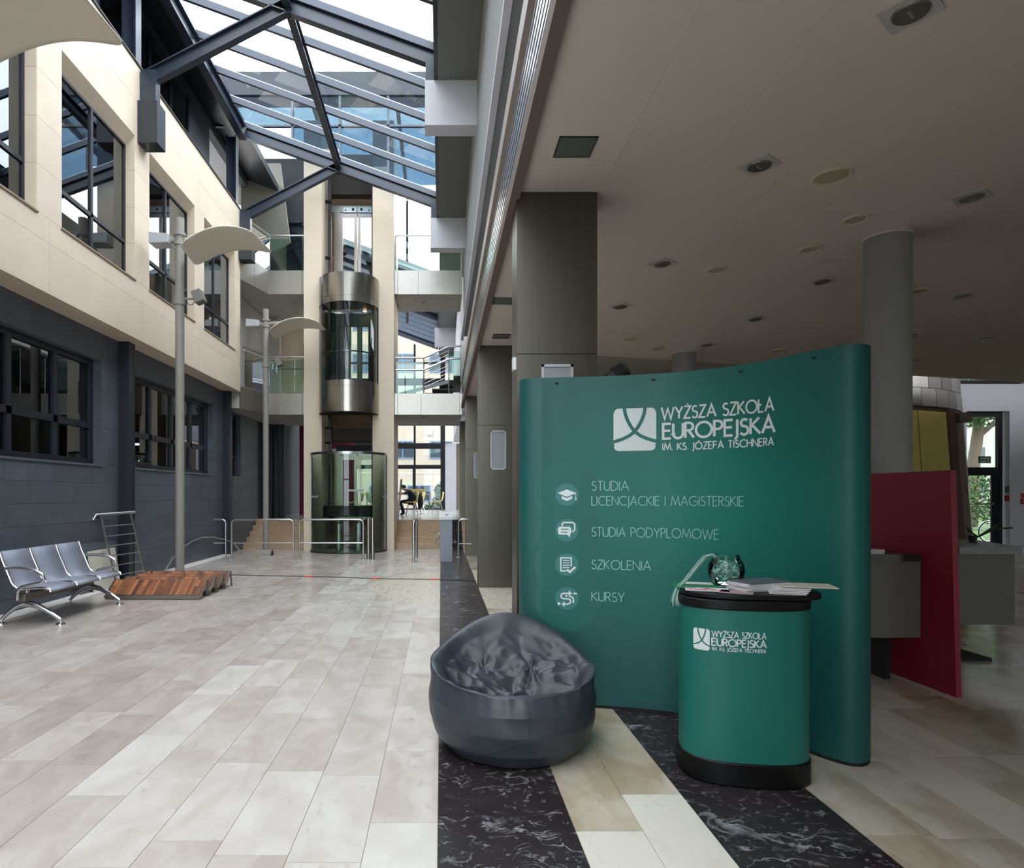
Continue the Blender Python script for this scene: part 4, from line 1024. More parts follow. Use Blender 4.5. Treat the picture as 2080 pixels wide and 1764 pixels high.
# =================================================================== ZIGZAG WOODEN STEPS lying on the floor
ZS0 = root('wooden_steps', (-4.1, 9.7, 0), label='zigzag steel frame with four wooden treads lying on the floor beside the bench', cat='steps')
M_wood = mat('tread_wood', (96, 54, 34), .5, var=.18, scale=6, stretch=(1, 1, 8), island=.3, two=(150, 94, 56))
M_woodw = mat('tread_wood_worn', (104, 84, 72), .6, var=.2, scale=8, island=.2)
M_zs = mat('zigzag_steel', (128, 122, 112), .4, .7)
xl, xr = -4.78, -3.44
for k in range(4):
    yb, yt = 9.13 + .34 * k, 9.40 + .34 * k; zb, zt = .055, .235
    L_, = (Vector((0, yt - yb, zt - zb)),)
    x = xl + .01; rn = random.Random(k)
    while x < xr - .01:
        w_ = rn.choice((.03, .045, .06, .06)); x1 = min(x + w_, xr - .01)
        for (f0, f1) in ((0, 1),) if rn.random() < .75 else ((0, .55), (.55, 1)):
            p0 = Vector((0, yb, zb)).lerp(Vector((0, yt, zt)), f0 + .01); p1 = Vector((0, yb, zb)).lerp(Vector((0, yt, zt)), f1 - .01)
            n_ = Vector((0, -(zt - zb), yt - yb)).normalized() * .018
            v = []
            for xx in (x + .001, x1 - .001):
                v += [(xx, p0.y, p0.z), (xx, p1.y, p1.z), (xx, p1.y + n_.y, p1.z + n_.z), (xx, p0.y + n_.y, p0.z + n_.z)]
            MB().add(v, [(0, 1, 2, 3), (7, 6, 5, 4), (0, 4, 5, 1), (1, 5, 6, 2), (2, 6, 7, 3), (3, 7, 4, 0)]).build('wood_block', M_wood, ZS0)
        x = x1
    B(xl, xr, yb - .02, yb, zb - .045, zb + .01).build('front_rail', M_zs, ZS0)
    MB().bar((xl, yt + .01, zt + .012), (xr, yt + .01, zt + .012), .04, .012).build('worn_edge', M_woodw, ZS0)
    for xs in (xl - .008, xr + .008):
        MB().bar((xs, yb - .02, zb - .02), (xs, yt + .01, zt + .01), .012, .045).build('side_bar', M_zs, ZS0)
        MB().bar((xs, yt + .01, zt + .01), (xs, yt + .07, .0), .012, .05).build('side_bar', M_zs, ZS0)

# =================================================================== BARRIERS AND TURNSTILE
def hoop(label, x0, x1, y, zt=.92, zm=.38, openl=False, rr=.021, group=None):
    r0 = root('crowd_barrier', ((x0 + x1) / 2, y, 0), label=label, cat='barrier', group=group)
    pts = [(x0, y, 0), (x0, y, zt - .08), (x0 + .025, y, zt - .025), (x0 + .08, y, zt), (x1 - .08, y, zt), (x1 - .025, y, zt - .025), (x1, y, zt - .08), (x1, y, 0)]
    if openl: pts = [(x0, y, zt)] + pts[4:]
    MB().tube(pts, rr, 12).build('hoop', M_satin, r0, smooth=True)
    MB().tube([(x0, y, zm), (x1, y, zm)], .016, 10).build('midrail', M_satin, r0, smooth=True)
    for x in ((x1,) if openl else (x0, x1)):
        MB().lathe([(.05, 0), (.05, .008), (.03, .02)], (x, y, 0), 18).build('base_flange', M_satin, r0, smooth=True)
    return r0
yb_ = 14.78
hoop('short steel barrier between the slate wall and the first barrier post', -5.25, XP(463, yb_) - .05, yb_, openl=True)
hoop('long hooped steel barrier left of the lift, in front of the farthest lamp post', XP(465, yb_) + .06, XP(596, yb_), yb_)
hoop('hooped steel barrier directly in front of the glass lift enclosure', XP(608, yb_), XP(738, yb_), yb_)
for i, (px, lab) in enumerate(((748, 'left one of two short steel bollards at the barrier end'), (757, 'right one of two short steel bollards at the barrier end'))):
    bo = root('bollard', (XP(px, yb_), yb_ + .02 - .0 * i, 0), label=lab, cat='bollard', group='steel bollards in front of the lift')
    MB().lathe([(.048, .01), (.048, .945), (.044, .95), (.0001, .95)], (0, 0, 0), 20).build('tube', M_steel, bo, local=True, smooth=True)
    MB().lathe([(.0495, 0), (.0495, .014)], (0, 0, 0), 20).build('base_flange', M_satin, bo, local=True, smooth=True)
sb = root('guide_barrier', (-.6, 14.8, 0), label='narrow hooped steel barrier seen end-on between lift and turnstile', cat='barrier')
MB().tube([(-.61, 14.25, 0), (-.61, 14.25, .84), (-.60, 14.29, .9), (-.59, 14.4, .93), (-.585, 15.1, .93), (-.58, 15.22, .9), (-.58, 15.26, .84), (-.58, 15.26, 0)], .03, 12).build('hoop', M_satin, sb, smooth=True)
for y in (14.25, 15.26): MB().lathe([(.06, 0), (.06, .008), (.035, .02)], (-.595, y, 0), 18).build('base_flange', M_satin, sb, smooth=True)
ts = root('turnstile', (.12, 14.3, 0), label='grey turnstile box with white top on the black floor strip', cat='turnstile')
B(-.03, .25, 14.2, 14.5, 0, .98).build('cabinet', mat('turnstile_grey', (136, 142, 150), .45, .3), ts, bevel=.006)
MB().add([(-.04, 14.17, .94), (.26, 14.17, .94), (.26, 14.17, 1.0), (-.04, 14.17, 1.0), (-.04, 14.55, 1.0), (.26, 14.55, 1.0), (.26, 14.55, 1.12), (-.04, 14.55, 1.12)],
         [(0, 1, 2, 3), (3, 2, 6, 7), (1, 5, 6, 2), (0, 3, 7, 4), (4, 7, 6, 5), (0, 4, 5, 1)]).build('reader_top', mat('reader_white', (222, 226, 226), .35), ts)
MB().ball((.12, 14.27, 1.05), .028, 12, 8).build('reader_knob', M_chrome, ts, smooth=True)
for dx, dz in ((-.11, -.2),):
    MB().tube([(-.03, 14.3, .60), (-.03 + dx, 14.25, .60 + dz)], .016, 8).build('turnstile_arm', M_chrome, ts, smooth=True)
MB().tube([(-.03, 14.38, .60), (-.06, 14.7, .62)], .016, 8).build('turnstile_arm', M_chrome, ts, smooth=True)
rb = root('end_barrier', (.7, 15.3, 0), label='steel barrier between turnstile and steel pier', cat='barrier')
yb2 = 15.2
MB().tube([(.41, yb2, 0), (.41, yb2, .83), (.43, yb2, .88), (.48, yb2, .91), (.64, yb2, .91), (.64, yb2 + .38, .91)], .02, 12).build('hoop', M_satin, rb, smooth=True)
MB().tube([(.41, yb2, .33), (.72, yb2, .33)], .016, 10).build('midrail', M_satin, rb, smooth=True)
MB().lathe([(.05, 0), (.05, .008), (.03, .02)], (.41, yb2, 0), 18).build('base_flange', M_satin, rb, smooth=True)
# cable on the floor
cbp = [(XP(px, FL(py)), FL(py), .008) for px, py in ((452, 1168.5), (520, 1170.5), (600, 1171.6), (690, 1174), (770, 1177), (830, 1177.5), (885, 1178.5), (930, 1179), (966, 1181))]
cab = MB().tube(cbp, .008, 6).build('floor_cable', mat('cable_grey', (62, 60, 62), .6), None, at=(-2, 11.6, 0))
tag(cab, 'thin dark cable running across the floor in front of the barriers', 'cable')
for px, py in ((629, 1172.3), (766, 1176.6), (883, 1178.3)):
    y = FL(py); x = XP(px, y); B(x - .09, x + .06, y - .03, y + .03, .003, .018).build('tape_mark', mat('orange_tape', (210, 90, 60), .6), cab)

# =================================================================== REAR LEVEL: tables, chairs, reader
M_yel = mat('chair_yellow', (226, 206, 130), .5)
def chair(label, group='yellow shell chairs on the rear level'):
    c = root('shell_chair', (0, 0, 0), label=label, cat='chair', group=group)
    pr = [(-.24, .84), (-.25, .78), (-.22, .62), (-.19, .52), (-.13, .46), (0, .445), (.16, .455), (.22, .43)]
    mb = MB(); n = len(pr); m_ = 7
    for j in range(m_):
        v_ = -1 + 2 * j / (m_ - 1)
        for k, (x, z) in enumerate(pr):
            wd = .2 if k in (0, n - 1) else .235
            mb.v.append(Vector((x + (.05 * v_ * v_ if k < 5 else 0), v_ * wd, z + (.035 * v_ * v_ if k > 3 else 0))))
    mb.f = [(j * n + k, j * n + k + 1, (j + 1) * n + k + 1, (j + 1) * n + k) for j in range(m_ - 1) for k in range(n - 1)]; mb.t = [.5] * len(mb.f)
    mb.build('shell', M_yel, c, local=True, smooth='all', thick=.015)
    for sx in (-1, 1):
        for sy in (-1, 1):
            MB().tube([(sx * .12, sy * .12, .44), (sx * .22, sy * .22, 0)], .012, 8).build('leg', M_chrome, c, local=True)
    return c
ch = chair('yellow shell chair the reading person sits on')
place(ch, (-1.03, 22.7, .755), pi)
specs = [(-.86, 24.2, pi - .2, 'yellow shell chair right behind the reading person'), (-.14, 25.4, pi, 'yellow shell chair turned left beside the bush window'),
         (-3.05, 22.8, 2.6, 'left yellow chair seen through the glass lift enclosure'), (-2.45, 23.0, .4, 'right yellow chair seen through the glass lift enclosure')]
for x, y, a, lb in specs:
    c2 = copy_tree(ch); place(c2, (x, y, .755), a); c2['label'] = lb
def table(label, x, y, L_=.9, W_=.7):
    t_ = root('cafe_table', (x, y, .755), label=label, cat='table', group='cafe tables on the rear level')
    B(-L_ / 2, L_ / 2, -W_ / 2, W_ / 2, .73, .76).build('table_top', mat('table_top', (206, 190, 160), .4), t_, local=True, bevel=.004)
    MB().tube([(0, 0, .03), (0, 0, .73)], .03, 12).build('pedestal', M_chrome, t_, local=True, smooth=True)
    MB().lathe([(.0001, .0), (.24, .0), (.22, .02), (.03, .04)], (0, 0, 0), 24).build('base_plate', M_chrome, t_, local=True, smooth=True)
    return t_
table('cafe table the person reads at', -1.62, 22.75)
table('cafe table with a small yellow poster stand, right of the reader', -.80, 25.2, .8)
table('cafe table seen through the glass lift enclosure', -2.75, 23.8, .7)
ps = root('poster_stand', (-.95, 25.4, 1.515), label='small yellow landscape poster standing on the right cafe table', cat='poster')
B(-1.32, -.62, 25.38, 25.4, 1.515, 1.72).build('poster', mat('poster_yellow', (222, 200, 130), .6), ps)
for i in range(5): MB().lathe([(.035, 0), (.03, .06), (.02, .07), (.026, .1), (.0001, .13)], (-1.02 + .08 * i, 25.3, 1.515), 10).build('figurine', mat('figurine', (60, 74, 72), .6), ps, smooth=True)
for n_ in ('figurine',): pass
bk_ = root('open_book', (-1.5, 22.7, 1.515), label='open white book on the cafe table before the reader', cat='book')
for s_ in (-1, 1): MB().add([(-1.5, 22.7, 1.518), (-1.5 + s_ * .13, 22.7, 1.53), (-1.5 + s_ * .13, 22.5, 1.53), (-1.5, 22.5, 1.518), (-1.5, 22.7, 1.528), (-1.5 + s_ * .13, 22.7, 1.54), (-1.5 + s_ * .13, 22.5, 1.54), (-1.5, 22.5, 1.528)], [(0, 1, 2, 3), (4, 5, 6, 7), (0, 1, 5, 4), (1, 2, 6, 5), (2, 3, 7, 6)]).build('page', M_white, bk_)
hr = root('stair_handrail', (-1.2, 19.0, .755), label='tilted steel handrail at the top of the right stair, against the lift shaft', cat='railing')
MB().tube([(-1.28, 18.6, .62), (-1.19, 19.2, 1.95)], .03, 10).build('rail_tube', M_satin, hr, smooth=True)
MB().tube([(-1.27, 18.9, 1.3), (-1.2, 18.95, 1.35)], .012, 8).build('wall_bracket', M_satin, hr)

# person seated, leaning forward over the table, facing left
PE = root('person', (-1.0, 22.7, .755), label='dark-haired person in a navy t-shirt reading, bent over a cafe table', cat='person')
def skin(name, pts, edges, rad, m, parent, rootv=0, sub=2):
    me = bpy.data.meshes.new(name); me.from_pydata(pts, edges, []); me.update(); me.materials.append(m)
    o = bpy.data.objects.new(name, me); link(o, parent); WM[o.name] = WM[parent.name].copy()
    md = o.modifiers.new('skin', 'SKIN'); md.use_smooth_shade = True
    for i, r in enumerate(rad):
        sv = me.skin_vertices[0].data[i]; sv.radius = (r, r) if not isinstance(r, tuple) else r; sv.use_root = (i == rootv)
    s_ = o.modifiers.new('sub', 'SUBSURF'); s_.levels = sub; s_.render_levels = sub
    return o
M_skin = mat('skin', (206, 160, 134), .6); M_tee = mat('navy_tee', (30, 34, 52), .8); M_hair = mat('dark_hair', (38, 30, 28), .7); M_leg = mat('dark_trousers', (34, 34, 40), .8)
# local: -x is forward
tors = [(.02, 0, .50), (.0, 0, .66), (-.09, 0, .80), (-.2, 0, .88), (-.12, .17, .86), (-.12, -.17, .86), (-.3, .24, .77), (-.3, -.24, .77), (-.26, 0, .92)]
skin('torso', tors, [(0, 1), (1, 2), (2, 3), (2, 4), (2, 5), (4, 6), (5, 7), (3, 8)], [.15, .14, .14, .08, .075, .075, .055, .055, .05], M_tee, PE)
arm = [(-.29, .23, .79), (-.46, .18, .79), (-.58, .08, .80), (-.63, .06, .80)]
for s_ in (1, -1):
    skin('forearm', [(x, y * s_, z) for x, y, z in arm], [(0, 1), (1, 2), (2, 3)], [.045, .036, .026, .03], M_skin, PE)
    fs = MB()
    for k in range(5): fs.tube([(-.63, (.045 + .014 * k) * s_, .80), (-.69 - .006 * (2 - abs(k - 2)), (.04 + .017 * k) * s_, .79)], .008, 6)
    fs.build('fingers', M_skin, PE, local=True)
skin('head', [(-.24, 0, .90), (-.31, 0, .95), (-.36, 0, .98), (-.41, 0, .95)], [(0, 1), (1, 2), (2, 3)], [.05, .075, .085, .06], M_skin, PE)
skin('hair', [(-.25, 0, .97), (-.31, 0, 1.02), (-.38, 0, 1.035), (-.43, 0, 1.0)], [(0, 1), (1, 2), (2, 3)], [.06, .09, .085, .05], M_hair, PE)
MB().ball((-.45, 0, .92), .016, 8, 6).build('nose', M_skin, PE, local=True)
skin('legs', [(.0, 0, .5), (-.08, .1, .5), (-.44, .11, .49), (-.36, .11, .08), (-.46, .11, .04), (-.08, -.1, .5), (-.44, -.11, .49), (-.3, -.11, .08), (-.4, -.11, .04)],
     [(0, 1), (1, 2), (2, 3), (3, 4), (0, 5), (5, 6), (6, 7), (7, 8)], [.13, .095, .065, .045, .04, .095, .065, .045, .04], M_leg, PE)
ck = root('jacket', (-.82, 22.7, 1.1), label='dark jacket hanging on the back of the reader\'s chair', cat='jacket')
MB().tube([(-.76, 22.7, 1.56), (-.73, 22.7, 1.4), (-.73, 22.7, 1.15), (-.76, 22.7, .98)], .1, 14, rad=[.03, .09, .1, .05]).build('cloth', M_leg, ck, smooth=True)

# =================================================================== CEILING FITTINGS
def cpos(px, py): y = 2.4 * F / (HY - py); return (XP(px, y), y)
def downlight(label):
    d = root('downlight', (0, 0, 0), label=label, cat='downlight', group='square downlights in the hall ceiling')
    s_ = .115
    MB().box(-s_, s_, -s_, s_, -.008, .0).build('square_plate', mat('fitting_white', (196, 194, 192), .5), d, local=True)
    MB().lathe([(.06, -.02), (.078, -.018), (.084, -.008), (.07, -.008)], (0, 0, 0), 28).build('ring', mat('fitting_ring', (140, 132, 126), .3, .6), d, local=True, smooth=True)
    MB().lathe([(.0001, -.0085), (.045, -.009), (.062, -.019)], (0, 0, 0), 28).build('reflector', mat('fitting_dark', (58, 54, 50), .25, .7), d, local=True, smooth=True)
    MB().tube([(-.03, 0, -.018), (.03, 0, -.018)], .009, 8).build('tube_lamp', mat('lamp_tube', (150, 148, 140), .4), d, local=True)
    return d
def speaker(label):
    d = root('ceiling_speaker', (0, 0, 0), label=label, cat='speaker', group='round speakers in the hall ceiling')
    MB().lathe([(.118, 0), (.118, -.012), (.108, -.02), (.095, -.010)], (0, 0, 0), 32).build('rim', mat('speaker_rim', (216, 206, 180), .6), d, local=True, smooth=True)
    MB().lathe([(.096, -.010), (.0001, -.011)], (0, 0, 0), 32).build('grille', mat('speaker_grille', (188, 178, 152), .8, bump=.3, bscale=400), d, local=True)
    return d
DLs = [(1850, 22, 'large square downlight at the top right of the picture'), (1542, 335, 'square downlight left of the widest round speaker'), (1345, 535, 'square downlight level with the top of the round column, to its left'),
       (1260, 622, 'square downlight nearest to the steel pier'), (1974, 400, 'square downlight right of and above the round column'), (1670, 571, 'square downlight between pier and round column, second row'),
       (1534, 647, 'small square downlight above the middle of the green display wall'), (1436, 700, 'tiny square downlight just above the green display wall'), (1956, 601, 'square downlight just right of the round column'),
       (2002, 687, 'small square downlight at the right, above the exit wall'), (2030, 743, 'lowest small downlight at the far right'), (1855, 732, 'small downlight touching the round column')]
d0 = downlight(DLs[0][2]); s0 = speaker('x')
for i, (px, py, lb) in enumerate(DLs):
    q = d0 if i == 0 else copy_tree(d0)
    x, y = cpos(px, py); place(q, (x, y, 3.9), pi / 4 - .12); q['label'] = lb
SPs = [(1690, 356, 'largest round cream ceiling speaker', 1.17), (1738, 444, 'round ceiling speaker above and left of the round column', .85), (1645, 505, 'round ceiling speaker left of the round column, second below the largest', .85),
       (1456, 547, 'round ceiling speaker level with the square downlight by the pier', .95), (1866, 590, 'round ceiling speaker touching the right side of the column', .95), (1281, 688, 'round ceiling speaker beside the steel pier above the display wall', 1), (1336, 707, 'small round ceiling speaker just above the distant column', .9), (1583, 711, 'small round ceiling speaker over the display wall top', 1)]
for i, (px, py, lb, sc) in enumerate(SPs):
    q = s0 if i == 0 else copy_tree(s0)
    x, y = cpos(px, py); place(q, (x, y, 3.9), 0); q.scale = (sc, sc, 1); q['label'] = lb
sd = root('smoke_detector', (*cpos(1856, 680), 3.9), label='small white smoke detector beside the round column', cat='smoke detector')
MB().lathe([(.05, 0), (.05, -.02), (.03, -.03), (.025, -.055), (.0001, -.06)], (0, 0, 0), 20).build('body', mat('detector', (150, 138, 128), .5), sd, local=True, smooth=True)
GP = [(1168, 298, 'near square glass ceiling lamp above the steel pier', 1), (1021, 611, 'middle square ceiling lamp by the slab edge', 1), (1018, 683, 'farthest square ceiling lamp over the second pier', 1)]
for px, py, lb, _ in GP:
    x, y = cpos(px, py); g_l = root('ceiling_lamp', (x, y, 3.9), label=lb, cat='ceiling lamp', group='square glass lamps along the ceiling edge')
    s_ = .13
    B(-s_, s_, -s_, s_, -.006, -.001).build('diffuser', mat('lamp_glass_grey', (104, 112, 108), .25), g_l, local=True)
    fr = MB()
    for bx in ((-s_, s_, -s_, -s_ + .008), (-s_, s_, s_ - .008, s_), (-s_, -s_ + .008, -s_, s_), (s_ - .008, s_, -s_, s_)): fr.box(*bx, -.009, 0)
    fr.build('frame', mat('lamp_frame', (90, 92, 90), .4, .4), g_l, local=True)

# =================================================================== DRUM (metal-clad round hall) with yellow doors
DR = root('wall_drum', (9.86, 18.5, 0), kind='structure')
DC = (9.86, 18.5)
def rz_(z): return 4.26 - .064 * z
M_tin = mat('zinc_tile', (168, 168, 164), .38, .75, island=.25)
def dtile(a0, a1, z0, z1, m, name, d=0.0, jit=.004):
    mb = MB(); v = []
    j = [random.uniform(-jit, jit) for _ in range(4)]
    for q, (a, z) in enumerate(((a0, z0), (a1, z0), (a1, z1), (a0, z1))):
        r = rz_(z) + .02 + d + j[q]; v.append((DC[0] + r * cos(a), DC[1] + r * sin(a), z))
    for (a, z) in ((a0, z0), (a1, z0), (a1, z1), (a0, z1)):
        r = rz_(z) - .02; v.append((DC[0] + r * cos(a), DC[1] + r * sin(a), z))
    return mb.add(v, [(0, 1, 2, 3), (7, 6, 5, 4), (0, 4, 5, 1), (1, 5, 6, 2), (2, 6, 7, 3), (3, 7, 4, 0)]).build(name, m, DR)
MB().lathe([(rz_(z) - .03, z) for z in (0, 2, 3.5, 5, 6.3)], (*DC, 0), 72).build('drum_core', mat('drum_core', (70, 66, 60), .8), DR, smooth=True)
rowz = [3.52, 3.95, 4.38, 4.81, 5.24, 5.67]
for k, z in enumerate(rowz):
    a = R(-200) + (k % 2) * R(3.5)
    while a < R(20):
        dtile(a + .002, a + R(7) - .002, z + .006, z + .424, M_tin, 'zinc_tile'); a += R(7)
zz = [0, .43, .86, 1.3, 1.74, 2.18, 2.62, 3.06, 3.5]
for k, z in enumerate(zz[:-1]):
    a = R(-42) + (k % 2) * R(3.5)
    while a < R(10):
        dtile(a + .002, a + R(7) - .002, z + .006, zz[k + 1] - .006, M_tin, 'zinc_tile'); a += R(7)
    dtile(R(-57), R(-43), z + .002, zz[k + 1] - .002, mat('drum_render', (128, 112, 96), .8), 'render_band', jit=0) if k == 0 else None
MB().lathe([(rz_(0) + .0, 0), (rz_(3.5) + .0, 3.5)], (*DC, 0), 20, R(-57), R(-42)).build('render_wall', mat('drum_render', (128, 112, 96), .8), DR, smooth='all')
M_ypan = mat('yellow_panel', (206, 196, 112), .6, var=.03)
for a0, a1 in ((-96, -86), (-86, -76.2), (-75.8, -62)):
    for z0, z1 in ((.02, 1.78), (1.80, 3.42)):
        dtile(R(a0) + .001, R(a1) - .001, z0, z1, M_ypan, 'yellow_panel', jit=0)
dtile(R(-62) + .001, R(-57) - .001, 0, 3.5, mat('drum_jamb', (92, 70, 62), .7), 'jamb', d=.05, jit=0)
B(12.15, 12.42, 14.98, 15.15, 3.2, 3.42).build('wall_lamp', mat('wall_lamp', (110, 100, 92), .5), None, at=(12.28, 15.06, 3.2)); tag(bpy.data.objects['wall_lamp'], 'grey box lamp on the metal-clad round wall left of the exit door', 'lamp')

# exit sign, call points
M_green = mat('sign_green', (20, 84, 54), .5)
es = root('exit_sign', (15.9, YD + .12, 2.45), label='green exit sign on the glass above the exit door', cat='sign')
B(15.74, 16.10, YD + .11, YD + .125, 2.42, 2.62).build('sign_board', M_green, es)

# =================================================================== RECEPTION: crimson screen and floating desks
CS = root('crimson_screen', (3.8, 5.6, 0), label='crimson partition panel right of the green display wall', cat='partition')
M_crim = mat('crimson', (136, 22, 48), .5)
MB().add([(3.80, 4.72, 0), (3.84, 4.72, 0), (3.77, 7.6, 0), (3.73, 7.6, 0), (3.755, 4.72, 1.68), (3.80, 4.72, 1.68), (3.77, 7.6, 1.68), (3.73, 7.6, 1.68)],
         [(3, 2, 1, 0), (4, 5, 6, 7), (0, 1, 5, 4), (1, 2, 6, 5), (2, 3, 7, 6), (3, 0, 4, 7)]).build('panel', M_crim, CS)
M_desk = mat('desk_grey', (98, 93, 87), .6)
M_dtop = mat('desk_top', (46, 36, 32), .3)
dk = root('reception_desk', (3.3, 5.0, 0), label='grey reception desk front with dark top, left of the crimson screen', cat='desk')
B(2.62, 3.745, 5.0, 5.03, .38, .98).build('front_panel', M_desk, dk)
B(2.6, 3.735, 4.97, 5.7, .98, 1.035).build('desk_top', M_dtop, dk)
for x in (2.8, 3.6): B(x, x + .05, 5.2, 5.6, 0, .98).build('leg_panel', M_dark, dk)
dk2 = root('reception_desk', (4.5, 5.6, 0), label='grey reception desk with glossy dark top, right of the crimson screen', cat='desk')
B(4.42, 4.93, 5.5, 5.53, .38, .99).build('front_panel', M_desk, dk2); B(4.9, 4.93, 5.53, 6.4, .38, .99).build('side_panel', M_desk, dk2)
MB().prism([(4.42, 5.46), (4.96, 5.46), (5.28, 6.3), (5.0, 6.8), (4.42, 6.8)], 'z', .99, 1.05).build('desk_top', M_dtop, dk2)
B(4.8, 5.12, 6.35, 6.5, 1.05, 1.13).build('upstand', M_dtop, dk2)
MB().tube([(4.62, 5.95, .03), (4.62, 5.95, .99)], .05, 14).build('pedestal', M_dark, dk2); B(4.5, 4.95, 5.75, 6.1, 0, .03).build('base_plate', M_dark, dk2)
pl = root('desk_plant', (5.15, 6.2, 1.053), label='small dark potted sprig on the right reception desk', cat='plant')
MB().lathe([(.03, 0), (.04, .05)], (5.15, 6.2, 1.053), 14).build('pot', M_dark, pl)
for a, l_ in ((.2, .34), (.7, .26), (2.6, .12)):
    MB().tube([(5.2, 6.2, 1.09), (5.2 + l_ * .5 * cos(a), 6.2, 1.10 + l_ * .2), (5.2 + l_ * cos(a), 6.2, 1.13 + l_ * .4 * sin(a) + .02), (5.2 + l_ * cos(a) * .8, 6.2, 1.12 + l_ * .15)], .009, 6).build('leaf', M_leafd, pl, smooth=True)
for i, (x, y, w_, d_, z, n, lb) in enumerate(((3.35, 5.12, .26, .2, 1.035, 4, 'flat brochure stack on the left reception desk'), (3.14, 5.2, .2, .16, 1.035, 7, 'taller brochure pile by the display wall edge'))):
    for k in range(n):
        o = root('brochure', (x, y, z + .008 * k), rz=random.uniform(-.15, .15), label=['lowest', 'second', 'third', 'fourth', 'fifth', 'sixth', 'seventh'][k] + ' sheet from the bottom of the ' + lb, cat='brochure', group=lb)
        B(-w_ / 2, w_ / 2, -d_ / 2, d_ / 2, 0, .0075).build('pages', mat('paper_grey', (200, 192, 186), .7, island=.1), o, local=True)
# stage lamp clamped behind the display wall
sl = root('stage_lamp', (1.35, 4.9, 2.3), label='black stage spotlight behind the top of the display wall', cat='spotlight')
MB().tube([(1.24, 5.0, 2.36), (1.34, 4.98, 2.36)], .02, 8).build('bracket', M_dark, sl)
c0 = Vector((1.28, 4.92, 2.38)); dv = Vector((.14, 0, .07))
MB().tube([c0, c0 + dv * .35, c0 + dv * .36, c0 + dv * .8, c0 + dv * .82, c0 + dv * 1.0], .06, 20, rad=[.05, .055, .066, .066, .074, .074]).build('housing', mat('lamp_black', (34, 32, 32), .45), sl, smooth=True)
MB().tube([c0 + dv * 1.001, c0 + dv * 1.01], .06, 20).build('lens', M_satin, sl)
for k in range(4): MB().tube([c0 + dv * (.4 + .1 * k), c0 + dv * (.43 + .1 * k)], .071, 20).build('cooling_fin', M_dark, sl, smooth=True)
for px, pz, nm, lb, c in ((2045, .0, 'call_point', 'dark red fire call point on the door reveal', (140, 24, 30)),):
    q = root(nm, (16.6, YD - .01, 1.35), label=lb, cat='alarm')
    B(16.40, 16.52, YD - .03, YD, 1.30, 1.47).build('case', mat('call_red', c, .5), q)
q = root('call_button', (16.5, YD, 1.6), label='small green emergency button above the dark red call point', cat='alarm')
B(16.41, 16.52, YD - .03, YD, 1.55, 1.74).build('case', mat('call_green', (40, 90, 66), .5), q)
q = root('call_point', (17.0, YD, 1.35), label='bright red fire alarm box on the white wall at the right edge', cat='alarm')
B(16.86, 17.02, YD - .04, YD, 1.22, 1.38).build('case', mat('alarm_red', (196, 40, 40), .5), q); B(16.91, 16.97, YD - .045, YD - .04, 1.27, 1.33).build('glass_square', M_white, q)
q = root('alarm_sign', (16.95, YD, 1.45), label='small red pictogram plate above the fire alarm box', cat='sign')
B(16.88, 17.0, YD - .01, YD, 1.40, 1.53).build('plate', mat('alarm_red', (196, 40, 40), .5), q)
